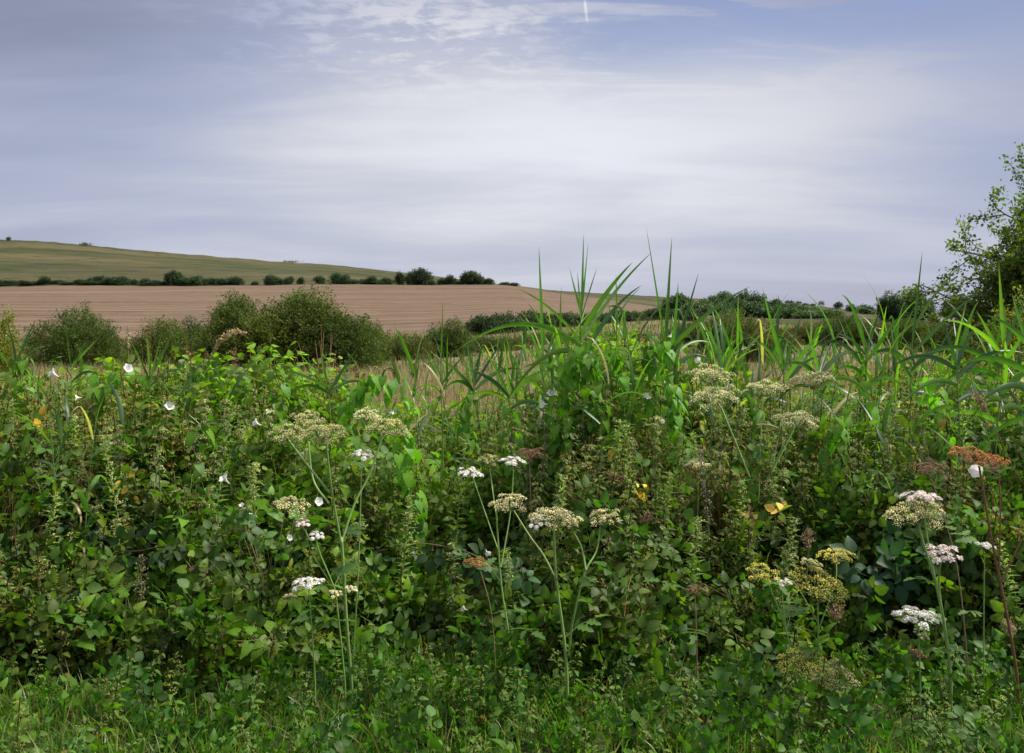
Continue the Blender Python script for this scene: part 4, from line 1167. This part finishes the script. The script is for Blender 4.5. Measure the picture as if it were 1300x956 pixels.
for (a_, b_, Y_, s_, lb) in [
    (67, 474, 5.25, .055, 'white bindweed trumpet at the hedge top near the left edge'), (162, 468, 5.3, .052, 'round white bindweed flower on the hedge top below the low hawthorn'),
    (98, 505, 5.0, .035, 'small white bindweed flower in shadowed nettles at left'), (215, 516, 5.0, .05, 'white bindweed flower seen side on left of the hawthorn'),
    (285, 608, 4.7, .052, 'bright white bindweed flower alone in the dark leaves at left'), (325, 537, 4.9, .045, 'white bindweed flower left of the tan hogweed heads'),
    (307, 642, 4.55, .028, 'tiny white flower above the dark bramble at left'), (318, 655, 4.55, .026, 'tiny white flower just right of its twin above the bramble'),
    (404, 637, 4.4, .040, 'white bindweed flower beside the cream carrot head'), (340, 523, 5.1, .03, 'small white flower at hedge top left of the hogweed'),
    (497, 523, 5.0, .03, 'small white flower behind the right hogweed seed head'), (367, 683, 4.35, .03, 'small pale pink blossom left of the thick hogweed stem'),
    (690, 513, 4.9, .042, 'folded white bindweed flower below the tallest reed'), (700, 500, 4.95, .045, 'open white bindweed flower climbing under the tallest reed'),
    (820, 503, 4.95, .038, 'white bindweed flower between nettle tops right of centre'), (853, 426, 5.15, .05, 'white flower hanging high on the second reed clump'),
    (887, 458, 5.1, .04, 'white bindweed flower above the stacked pale hogweed heads'), (842, 535, 4.8, .025, 'tiny white flower among the nettles right of centre'),
    (1240, 598, 4.35, .062, 'large white bindweed flower hanging under the russet hogweed'), (589, 773, 4.3, .028, 'small white bramble blossom in the dark hollow near centre'),
    (619, 702, 4.3, .03, 'small white blossom beside the orange seed head'), (340, 850, 4.0, .034, 'pale pink blossom low in the grass left of the thick stem'), (1088, 830, 4.1, .02, 'tiny white blossom in the dark lower right')]:
    bindflower(a_, b_, Y_, s_, lb)

# ------------------------------------------------------------------ bindweed vines twining up the reeds
def vine(label, pts, Y, seed, dens=60):
    g = np.random.default_rng(seed)
    P_ = smooth_path(np.array([at(a_, b_, Y) for a_, b_ in pts]), 30)
    b0 = P_[0].copy()
    t = thing('bindweed_vine', label, 'bindweed', b0)
    L = np.linalg.norm(np.diff(P_, axis=0), axis=1).sum()
    w = np.linspace(0, L * 40, len(P_))
    P_ = P_ + np.stack([np.cos(w) * .012, np.sin(w) * .012, 0 * w], 1) - b0
    tube(P_, .0018, 4, None, (.13, .2, .04)).build('stem', M_STEM, t)
    mb = MB(); n_ = int(L * dens)
    for i in range(n_):
        q = P_[min(len(P_) - 1, int(i / n_ * len(P_)))] + g.normal(size=3) * .02
        a_ = i * 2.4 + g.normal() * .5
        d_ = np.array([math.cos(a_), math.sin(a_) - .2, -.9 - g.random()])
        mb.inst(HEART, frames(d_, np.array([math.cos(a_), math.sin(a_) - .5, .7]))[None], (q + nrm(d_ * [1, 1, .1]) * .035)[None], g.uniform(.045, .085), g_col(g, (.11, .25, .016), .28, .01)[None])
    mb.build('foliage', M_LEAF, t)


vine('bright bindweed curtain hanging on the tallest reed', [(715, 600), (712, 540), (720, 480), (738, 440)], 4.95, 1, 90)
vine('bindweed hanging on the reed fan before the straw meadow', [(655, 600), (650, 550), (648, 510)], 5.0, 22, 60)
vine('bindweed climbing right of the tallest reed', [(770, 600), (762, 540), (752, 480), (745, 455)], 4.95, 2, 80)
vine('bindweed winding up the thin middle reed', [(795, 590), (790, 530), (786, 470), (784, 440)], 5.1, 3, 70)
vine('bindweed column on the second tall reed clump', [(862, 600), (856, 540), (852, 480), (848, 430)], 5.0, 4, 80)
vine('bindweed reaching up beside the second reed clump', [(828, 590), (826, 520), (828, 460), (826, 420)], 5.15, 5, 60)
vine('bright bindweed mound by the left hogweed heads', [(455, 600), (448, 550), (445, 510), (462, 488), (480, 480)], 4.9, 6, 80)
vine('arching bindweed strand above the straw meadow edge', [(440, 530), (455, 495), (480, 482), (500, 500), (525, 528)], 5.0, 7, 55)
vine('yellow green bindweed tip before the big hawthorn', [(352, 560), (350, 520), (354, 470)], 5.2, 8, 80)
vine('bindweed cascade falling over the dark centre of the hedge', [(510, 540), (520, 590), (530, 650), (528, 690)], 4.75, 9, 100)
vine('bindweed strand in front of the straw meadow', [(600, 560), (590, 520), (600, 495)], 5.1, 10, 70)
vine('bindweed strand at the left end of the hedge top', [(15, 560), (20, 500), (30, 455)], 5.2, 11, 90)
vine('bindweed tuft on the hedge top under the rounded bush', [(130, 540), (128, 500), (150, 478), (190, 478)], 5.4, 12, 70)
vine('long pale bindweed stem running up from the dark leaves at left', [(213, 720), (232, 650), (250, 570), (258, 545)], 4.5, 13, 14)
vine('bindweed hanging down below the pale hogweed domes on the right', [(1062, 520), (1058, 580), (1060, 640)], 4.7, 14, 80)
vine('bindweed on the reed with a hooked blade', [(1110, 590), (1105, 530), (1100, 470)], 5.0, 15, 60)
vine('bindweed in front of the slender right reed', [(1200, 600), (1195, 540), (1180, 480)], 4.9, 16, 60)

# ------------------------------------------------------------------ bramble sprays arching out of the hedge face
def bramble(label, pts, Y0, Y1, seed, size=(.10, .15), col=(.04, .085, .028)):
    g = np.random.default_rng(seed)
    n0 = len(pts)
    P_ = smooth_path(np.array([at(a_, b_, Y0 + (Y1 - Y0) * i / (n0 - 1)) for i, (a_, b_) in enumerate(pts)]), 20)
    b0 = P_[0].copy(); P_ = P_ - b0
    t = thing('bramble_spray', label, 'bramble', b0)
    tube(P_, np.linspace(.004, .002, len(P_)), 6, None, (.14, .09, .045)).build('cane', M_STEM, t)
    L = np.linalg.norm(np.diff(P_, axis=0), axis=1).sum(); n_ = max(5, int(L / .055))
    for i in range(n_):
        q = P_[min(len(P_) - 1, int((i + .8) / n_ * len(P_)))]
        sg = 1 if i % 2 else -1
        d_ = np.array([g.normal() * .5, -.4 + g.normal() * .4, sg * .6 + g.normal() * .3])
        mb = MB(); mb.inst(bramble_leaf(g), frames(d_, np.array([g.normal() * .3, -.75, .75]))[None], (q + nrm(d_) * .02)[None], g.uniform(*size), g_col(g, col, .18)[None])
        mb.build('leaf', M_LEAF, t)


bramble('bramble cane with large blue green leaves at lower right', [(1300, 700), (1240, 715), (1160, 718), (1080, 722)], 4.5, 4.25, 1, (.13, .18), (.035, .08, .035))
bramble('second large leaved bramble cane below the first at lower right', [(1290, 770), (1210, 760), (1140, 762), (1090, 755)], 4.6, 4.35, 2, (.12, .17), (.035, .08, .035))
bramble('bramble cane dipping into the dark right of the yellow heads', [(1180, 660), (1140, 690), (1110, 740), (1100, 790)], 4.5, 4.3, 3, (.12, .16), (.033, .075, .033))
bramble('short bramble shoot beneath the flat white head at right', [(1120, 860), (1150, 830), (1200, 820), (1240, 830)], 4.25, 4.1, 4, (.09, .13))
bramble('bramble shoot low beside the stout centre hogweed', [(640, 840), (660, 800), (665, 750), (660, 710)], 4.4, 4.2, 5, (.11, .15), (.045, .10, .028))
bramble('bramble shoot leaning out at the lower left corner', [(-20, 780), (30, 760), (80, 765), (130, 790)], 4.35, 4.15, 6, (.09, .13), (.055, .11, .03))
bramble('pale topped bramble spray left of the orange leaves', [(200, 860), (170, 810), (120, 780), (70, 790)], 4.3, 4.1, 7, (.08, .12), (.06, .115, .035))
bramble('bramble spray with lit upper leaves left of centre', [(240, 760), (260, 700), (300, 672), (350, 690)], 4.4, 4.15, 8, (.08, .11), (.075, .14, .035))
bramble('bramble spray drooping in the shade of the nettles at left', [(60, 640), (110, 680), (160, 700), (220, 690)], 4.6, 4.35, 9, (.08, .12))
bramble('bramble cane reaching right out of the dark central hollow', [(480, 700), (530, 690), (590, 700), (630, 720)], 4.6, 4.4, 10, (.09, .13), (.035, .08, .022))
bramble('bramble leaves low at the foot of the central hollow', [(480, 860), (520, 830), (570, 820), (620, 840)], 4.3, 4.15, 11, (.08, .12), (.05, .11, .026))
bramble('grey green bramble shoot among herbs right of the straw', [(900, 830), (870, 800), (850, 810), (830, 830)], 4.3, 4.15, 12, (.09, .12), (.06, .10, .055))

# ------------------------------------------------------------------ dock stalks, grass plumes, withered leaves, seed buds
def stalk(name, cat, label, pts, Y, seed, col, head_from=.55, head_r=.018, dens=260, fl=.014, thick=.0028):
    g = np.random.default_rng(seed)
    P_ = smooth_path(np.array([at(a_, b_, Y) for a_, b_ in pts]), 24); b0 = P_[0].copy()
    zg = float(terrain(pts[0][0], Y))
    if Y > 8 or pts[0][1] > 840: P_ = np.vstack([[P_[0][0], P_[0][1], zg], P_]); b0 = P_[0].copy()
    P_ = P_ - b0
    t = thing(name, label, cat, b0)
    tube(P_, np.linspace(thick, thick * .5, len(P_)), 5, None, np.array(col) * .8).build('stem', M_STEM, t)
    u = g.uniform(head_from, 1, dens); idx = u * (len(P_) - 1); i0 = np.floor(idx).astype(int).clip(0, len(P_) - 2)
    C = P_[i0] + (P_[i0 + 1] - P_[i0]) * (idx - i0)[:, None] + g.normal(size=(dens, 3)) * head_r * (.4 + .8 * np.sin(np.pi * ((u - head_from) / (1 - head_from)).clip(0, 1)))[:, None]
    mb = MB(); mb.inst(FLECK, frames(g.normal(size=(dens, 3)) + UP, g.normal(size=(dens, 3))), C, fl, np.array(col) * g.uniform(.7, 1.3, (dens, 1)))
    mb.build('seed_head', M_DRY, t)


stalk('grass_plume', 'grass', 'pale nodding grass plume curving over in front of the big hawthorn', [(258, 500), (264, 465), (278, 436), (295, 422), (312, 424)], 5.6, 1, (.45, .34, .18), .35, .008, 300, .016, .0015)
stalk('grass_plume', 'grass', 'thin upright straw grass head before the brown field at left', [(163, 500), (163, 450), (162, 415)], 5.8, 2, (.42, .33, .22), .6, .006, 120, .012, .0013)
for i, (a_, b_, lb) in enumerate([(188, 414, 'dark red brown dock spike rising beside the low hawthorn'), (237, 440, 'dark dock spike below the gap between the hawthorns'), (298, 442, 'dock spike against the dark left foot of the big hawthorn'),
                                  (263, 450, 'rusty dock spike at the left foot of the hawthorn'), (331, 462, 'short dock spike below the middle of the big hawthorn'), (452, 462, 'rusty dock spike at the right foot of the big hawthorn'),
                                  (500, 455, 'dock spike before the low bright thicket'), (525, 462, 'dock spike at the left end of the straw meadow'), (980, 430, 'brown dock spike before the domed olive bush'), (407, 470, 'brown dock spike under the hawthorn right side')]):
    stalk('dock_stalk', 'dock', lb, [(a_ + 2, 500), (a_ + 1, (b_ + 500) / 2), (a_, b_)], 11 + (i % 3), 10 + i, (.17, .10, .06), .5, .018, 170, .028, .004)
for i, (pl, Y_, col, lb) in enumerate([
    ([(838, 866), (850, 740), (872, 640), (880, 590)], 4.5, (.27, .15, .08), 'long reddish dead stem slanting up right of centre'),
    ([(902, 866), (902, 760), (897, 640), (888, 570)], 4.4, (.2, .17, .13), 'grey brown dead nettle stalk with tufted tip right of centre'),
    ([(962, 866), (956, 760), (952, 640)], 4.35, (.18, .14, .09), 'dark dead stalk left of the mustard yellow heads'),
    ([(770, 780), (800, 700), (812, 668), (826, 655)], 4.3, (.3, .2, .12), 'short dry grass spike beside the brown straw'),
    ([(700, 640), (730, 620), (760, 600), (790, 610)], 4.5, (.28, .17, .1), 'dry reddish twig lying across the nettles'),
    ([(1062, 866), (1061, 810), (1062, 770)], 4.05, (.3, .2, .12), 'brown bud cluster on a green stalk below the yellow heads'),
    ([(1320, 640), (1290, 600), (1262, 540), (1240, 500)], 4.5, (.3, .22, .12), 'thin tan stem crossing the reeds at the right edge'),
    ([(1230, 470), (1255, 560), (1262, 600)], 4.6, (.28, .2, .12), 'bent tan stem hanging beside the russet hogweed'),
    ([(178, 866), (180, 780), (178, 705)], 4.2, (.22, .2, .11), 'pale seeding nettle top standing clear at lower left'),
    ([(200, 866), (203, 840), (206, 812)], 4.0, (.24, .2, .12), 'small brown seed tuft at the grass edge lower left'),
    ([(95, 740), (100, 660), (105, 590)], 4.7, (.25, .2, .1), 'brown seeding stalk in the nettles at left'),
    ([(1290, 866), (1285, 830), (1280, 790)], 3.95, (.3, .22, .16), 'furry brown seed head at the right bottom corner'),
    ([(1024, 740), (1026, 700), (1026, 675)], 4.2, (.26, .19, .12), 'brown flower spike above the mustard yellow heads'),
    ([(700, 790), (708, 720), (772, 690), (772, 686)], 4.3, (.26, .18, .13), 'kinked dry stem with a brown bud near the stout hogweed')]):
    stalk('dead_stalk', 'dead stalk', lb, pl, Y_, 40 + i, col, .82 if i not in (1, 2, 8, 10, 12) else .6, .013, 150, .013)


mp_ = []
for i in range(4):
    g = np.random.default_rng(900 + i); H_ = 1.0
    t = thing('mugwort', 'slim pale green herb stalk with narrow leaves standing up through the hedge', 'herb', (0, 0, 0), 0, 'slim pale herb stalks in the hedge')
    b_ = g.normal(size=2) * .07; zz = np.linspace(0, H_, 9)
    tube(np.stack([b_[0] * zz ** 2, b_[1] * zz ** 2, zz], 1), np.linspace(.0045, .0015, 9), 5, None, (.22, .28, .1)).build('stem', M_STEM, t)
    mb = MB()
    for j in range(70):
        z_ = .35 + .65 * j / 70; a_ = j * 2.4
        d_ = np.array([math.cos(a_), math.sin(a_), .8 - .6 * g.random()])
        q = np.array([b_[0] * z_ ** 2, b_[1] * z_ ** 2, z_])
        if j > 30:
            e_ = q + nrm(d_) * .05 * (1.3 - z_)
            m_ = 5; T = q + (e_ - q) * np.linspace(.4, 1, m_)[:, None] + g.normal(size=(m_, 3)) * .003
            mb.inst(FLECK, frames(g.normal(size=(m_, 3)) + UP, g.normal(size=(m_, 3))), T, .012, np.broadcast_to(g_col(g, (.34, .36, .17), .3), (m_, 3)))
        mb.inst(LANCE, frames(d_, UP + g.normal(size=3) * .3)[None], q[None], g.uniform(.05, .09) * (1.3 - .7 * z_), g_col(g, (.14, .22, .05), .25, .04)[None])
    mb.build('foliage', M_LEAF, t); mp_.append(t)
for i, (a_, b_, Y_) in enumerate([(800, 545, 4.6), (832, 590, 4.45), (905, 560, 4.7), (940, 610, 4.4), (1000, 560, 4.7), (690, 590, 4.6), (756, 530, 4.8), (1075, 590, 4.5), (1130, 600, 4.5), (1288, 690, 4.1), (100, 540, 4.8), (172, 560, 4.6),
                                  (262, 530, 4.8), (565, 570, 4.7), (40, 620, 4.4), (1215, 520, 4.8), (870, 650, 4.25), (735, 620, 4.4), (665, 700, 4.15), (330, 590, 4.5), (980, 650, 4.2), (1110, 520, 4.9), (20, 520, 4.9), (505, 640, 4.4)]):
    p_ = at(a_, b_, Y_); o = mp_[i] if i < 4 else dup(mp_[i % 4], (0, 0, 0))
    o.location = (p_[0], Y_, p_[2] - .95); o.rotation_euler = (rng.normal() * .08, rng.normal() * .1, i * 1.3)
    if o.location[2] < 0: o.scale = (1, 1, p_[2]); o.location[2] = 0


def withered(label, pxx, pyy, Y, n_, rad, col, seed, sz=.045):
    g = np.random.default_rng(seed); b0 = at(pxx, pyy, Y)
    t = thing('withered_leaves', label, 'leaf', b0)
    mb = MB()
    mb.inst(OVATE, frames(g.normal(size=(n_, 3)) + [0, -.3, -.5], g.normal(size=(n_, 3)) + [0, -.8, .5]), g.normal(size=(n_, 3)) * rad, g.uniform(.6, 1.2, n_) * sz, np.array(col) * g.uniform(.7, 1.3, (n_, 1)))
    mb.build('foliage', M_DRY, t)
    tube([[0, 0, 0], [.01, .05, -.08], [.02, .15, -.16]], .002, 4, None, (.16, .1, .05)).build('twig', M_STEM, t)


withered('orange withered leaf cluster low in the brambles at left', 243, 800, 4.15, 12, .028, (.5, .2, .05), 1)
withered('large yellow green leaves beside the orange withered ones', 262, 780, 4.18, 9, .05, (.22, .22, .03), 2, .09)
withered('pinkish brown withered sprig in the lit bramble at left', 255, 720, 4.2, 14, .03, (.33, .17, .1), 3, .03)
withered('yellow leaves hanging in the nettles near the left edge', 52, 533, 4.75, 5, .025, (.5, .3, .03), 4, .05)
withered('small yellow leaves in the shaded nettles at left', 170, 610, 4.5, 6, .04, (.38, .27, .04), 5, .04)
withered('bright yellow leaf pair left of the grey dead stalk', 815, 622, 4.4, 4, .02, (.5, .38, .05), 6, .05)
withered('yellow leaf hanging near the nettle tops right of centre', 775, 570, 4.6, 2, .015, (.5, .38, .05), 7, .05)
withered('yellow curled leaves left of the tall centre right stem', 985, 645, 4.3, 4, .02, (.5, .33, .06), 8, .05)
withered('tan leaves caught between the two pale hogweed stems', 952, 650, 4.35, 6, .03, (.38, .25, .09), 9, .045)
withered('rusty leaves at the bottom beneath the straw tangle', 880, 835, 4.15, 7, .035, (.3, .2, .06), 10, .05)
withered('brown thistle seed buds at the reddish stem top', 925, 606, 4.45, 10, .03, (.32, .17, .09), 11, .022)

# ------------------------------------------------------------------ sky, sun, camera
sc = bpy.context.scene
w = bpy.data.worlds.new('World'); sc.world = w; w.use_nodes = True
nt = w.node_tree; nt.nodes.clear()
Nn, Ln = nt.nodes.new, nt.links.new
SUN_EL, SUN_AZ = R(52), R(80)       # azimuth from straight ahead (+Y) towards the right (+X)
sky = Nn('ShaderNodeTexSky'); sky.sky_type = 'NISHITA'; sky.sun_disc = False; sky.sun_elevation = SUN_EL; sky.sun_rotation = SUN_AZ
sky.air_density = 1.0; sky.dust_density = .6; sky.ozone_density = 2.0
tc = Nn('ShaderNodeTexCoord')
sep = Nn('ShaderNodeSeparateXYZ'); Ln(tc.outputs['Generated'], sep.inputs[0])


def M(op, a, b=None, c=None, clamp=False):
    m = Nn('ShaderNodeMath'); m.operation = op; m.use_clamp = clamp
    for i, q in enumerate((a, b, c)):
        if q is None: continue
        if isinstance(q, (int, float)): m.inputs[i].default_value = q
        else: Ln(q, m.inputs[i])
    return m.outputs[0]


zc = M('MAXIMUM', sep.outputs[2], .0)
inv = M('DIVIDE', 1.0, M('ADD', zc, .12))
cx_, cy_ = M('MULTIPLY', sep.outputs[0], inv), M('MULTIPLY', sep.outputs[1], inv)
cmb = Nn('ShaderNodeCombineXYZ'); Ln(cx_, cmb.inputs[0]); Ln(cy_, cmb.inputs[1])


def cloud(scale, loc, detail, rough, stretch=(1, 1), rot=0, dist=0.0):
    mp = Nn('ShaderNodeMapping'); mp.inputs['Location'].default_value = (*loc, 0); mp.inputs['Scale'].default_value = (stretch[0], stretch[1], 1); mp.inputs['Rotation'].default_value = (0, 0, rot)
    Ln(cmb.outputs[0], mp.inputs[0])
    n = Nn('ShaderNodeTexNoise'); n.inputs['Scale'].default_value = scale; n.inputs['Detail'].default_value = detail; n.inputs['Roughness'].default_value = rough; n.inputs['Distortion'].default_value = dist
    Ln(mp.outputs[0], n.inputs['Vector'])
    return n.outputs['Fac']


def rng_(x, a, b, lo=0.0, hi=1.0, smooth=True):
    m = Nn('ShaderNodeMapRange'); m.interpolation_type = 'SMOOTHSTEP' if smooth else 'LINEAR'
    m.inputs['From Min'].default_value = a; m.inputs['From Max'].default_value = b; m.inputs['To Min'].default_value = lo; m.inputs['To Max'].default_value = hi
    Ln(x, m.inputs['Value']); return m.outputs[0]


az = M('ARCTAN2', sep.outputs[0], sep.outputs[1])          # 0 straight ahead, positive to the right
el = M('ARCSINE', sep.outputs[2])
big = cloud(.55, (3.1, 1.7), 5, .5, (.8, 1.4), .2, .4)
wisp = cloud(2.6, (7.3, 2.2), 9, .62, (.55, 1.6), .5, .8)
fine = cloud(13, (1.2, 9.1), 6, .6, (.9, 1.1), .3, .5)
# cover: a veil everywhere, opening to blue high on the right
cover = M('ADD', rng_(big, .35, .65, -.08, .10), rng_(wisp, .3, .7, -.04, .05))
openr = M('MULTIPLY', rng_(el, .20, .33, 0, 1), rng_(az, -.05, .12, 0, 1))
thick = M('SUBTRACT', M('ADD', .92, cover), M('MULTIPLY', openr, .60), clamp=True)
# brightness of the veil: brighter towards the hidden sun, soft darker banks
sd = (math.sin(SUN_AZ) * math.cos(SUN_EL), math.cos(SUN_AZ) * math.cos(SUN_EL), math.sin(SUN_EL))
dt = Nn('ShaderNodeVectorMath'); dt.operation = 'DOT_PRODUCT'; Ln(tc.outputs['Generated'], dt.inputs[0]); dt.inputs[1].default_value = sd
glow = rng_(dt.outputs['Value'], .55, 1.0, 0, 1)
band = M('MULTIPLY', M('POWER', 2.718, M('MULTIPLY', M('POWER', M('DIVIDE', M('SUBTRACT', el, .165), .11), 2.0), -1.0)),
         M('POWER', 2.718, M('MULTIPLY', M('POWER', M('DIVIDE', M('SUBTRACT', az, .03), .42), 2.0), -1.0)))
tuft = M('MULTIPLY', rng_(M('ADD', fine, M('MULTIPLY', wisp, .8)), .82, 1.05, 0, .20),
         M('POWER', 2.718, M('MULTIPLY', M('ADD', M('POWER', M('DIVIDE', M('SUBTRACT', el, .305), .05), 2.0), M('POWER', M('DIVIDE', M('ADD', az, .09), .2), 2.0)), -1.0)))
bri = M('ADD', M('ADD', M('ADD', .60, M('MULTIPLY', band, .28)), M('MULTIPLY', glow, .10)), M('ADD', rng_(big, .3, .7, -.08, .09), M('ADD', rng_(wisp, .3, .7, -.010, .012), tuft)))
bri = M('ADD', bri, M('MULTIPLY', M('MULTIPLY', M('POWER', 2.718, M('MULTIPLY', M('POWER', M('DIVIDE', M('SUBTRACT', M('SUBTRACT', az, M('MULTIPLY', M('SUBTRACT', el, .335), -.12)), .080), .0014), 2.0), -1.0)), rng_(el, .308, .318)), .30))
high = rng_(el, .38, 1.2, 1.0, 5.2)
bri = M('SUBTRACT', bri, M('MULTIPLY', rng_(M('ABSOLUTE', M('SUBTRACT', az, .03)), .15, .6, 0, 1), rng_(el, .03, .33, .02, .20)))
bri = M('SUBTRACT', bri, rng_(el, .22, .36, 0, .10))
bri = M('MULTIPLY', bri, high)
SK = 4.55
cc = Nn('ShaderNodeMix'); cc.data_type = 'RGBA'
Ln(rng_(bri, .5, .85), cc.inputs[0]); cc.inputs[6].default_value = (.80, .875, 1.18, 1); cc.inputs[7].default_value = (.94, .96, 1.045, 1)
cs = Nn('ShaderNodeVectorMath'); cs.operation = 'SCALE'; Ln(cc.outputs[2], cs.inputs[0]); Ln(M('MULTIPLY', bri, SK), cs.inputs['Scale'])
skd = Nn('ShaderNodeVectorMath'); skd.operation = 'MULTIPLY'; skd.inputs[1].default_value = (.66, .56, .60); Ln(sky.outputs[0], skd.inputs[0])
thick = M('ADD', thick, M('MULTIPLY', openr, rng_(wisp, .48, .6, 0, .5)), clamp=True)
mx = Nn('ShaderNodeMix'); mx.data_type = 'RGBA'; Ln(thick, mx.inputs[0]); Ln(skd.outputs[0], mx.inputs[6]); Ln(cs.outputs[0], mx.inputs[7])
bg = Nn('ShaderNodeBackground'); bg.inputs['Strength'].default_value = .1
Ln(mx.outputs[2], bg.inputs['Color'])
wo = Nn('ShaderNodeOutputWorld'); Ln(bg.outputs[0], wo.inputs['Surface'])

sl = bpy.data.lights.new('sun', 'SUN'); sl.energy = 3.7; sl.angle = R(10); sl.color = (1, .95, .88)
so = bpy.data.objects.new('sun', sl); COL.objects.link(so)
from mathutils import Vector
so.rotation_euler = Vector((-sd[0], -sd[1], -sd[2])).to_track_quat('-Z', 'Y').to_euler()

cam = bpy.data.cameras.new('camera'); co = bpy.data.objects.new('camera', cam); COL.objects.link(co)
co.location = (0, 0, EYE); co.rotation_euler = (R(90), 0, 0)
cam.sensor_width = 36; cam.lens = F / 1300 * 36; cam.shift_y = -(956 / 2 - HY) / 1300
cam.clip_start = .05; cam.clip_end = 60000
cam.dof.use_dof = True; cam.dof.focus_distance = 4.8; cam.dof.aperture_fstop = 9
sc.camera = co
sc.view_settings.view_transform = 'Standard'; sc.view_settings.look = 'None'; sc.view_settings.gamma = 1; sc.view_settings.exposure = 0.98
sc.render.engine = 'CYCLES'
sc.cycles.use_denoising = True
sc.cycles.max_bounces = 6; sc.cycles.transmission_bounces = 4
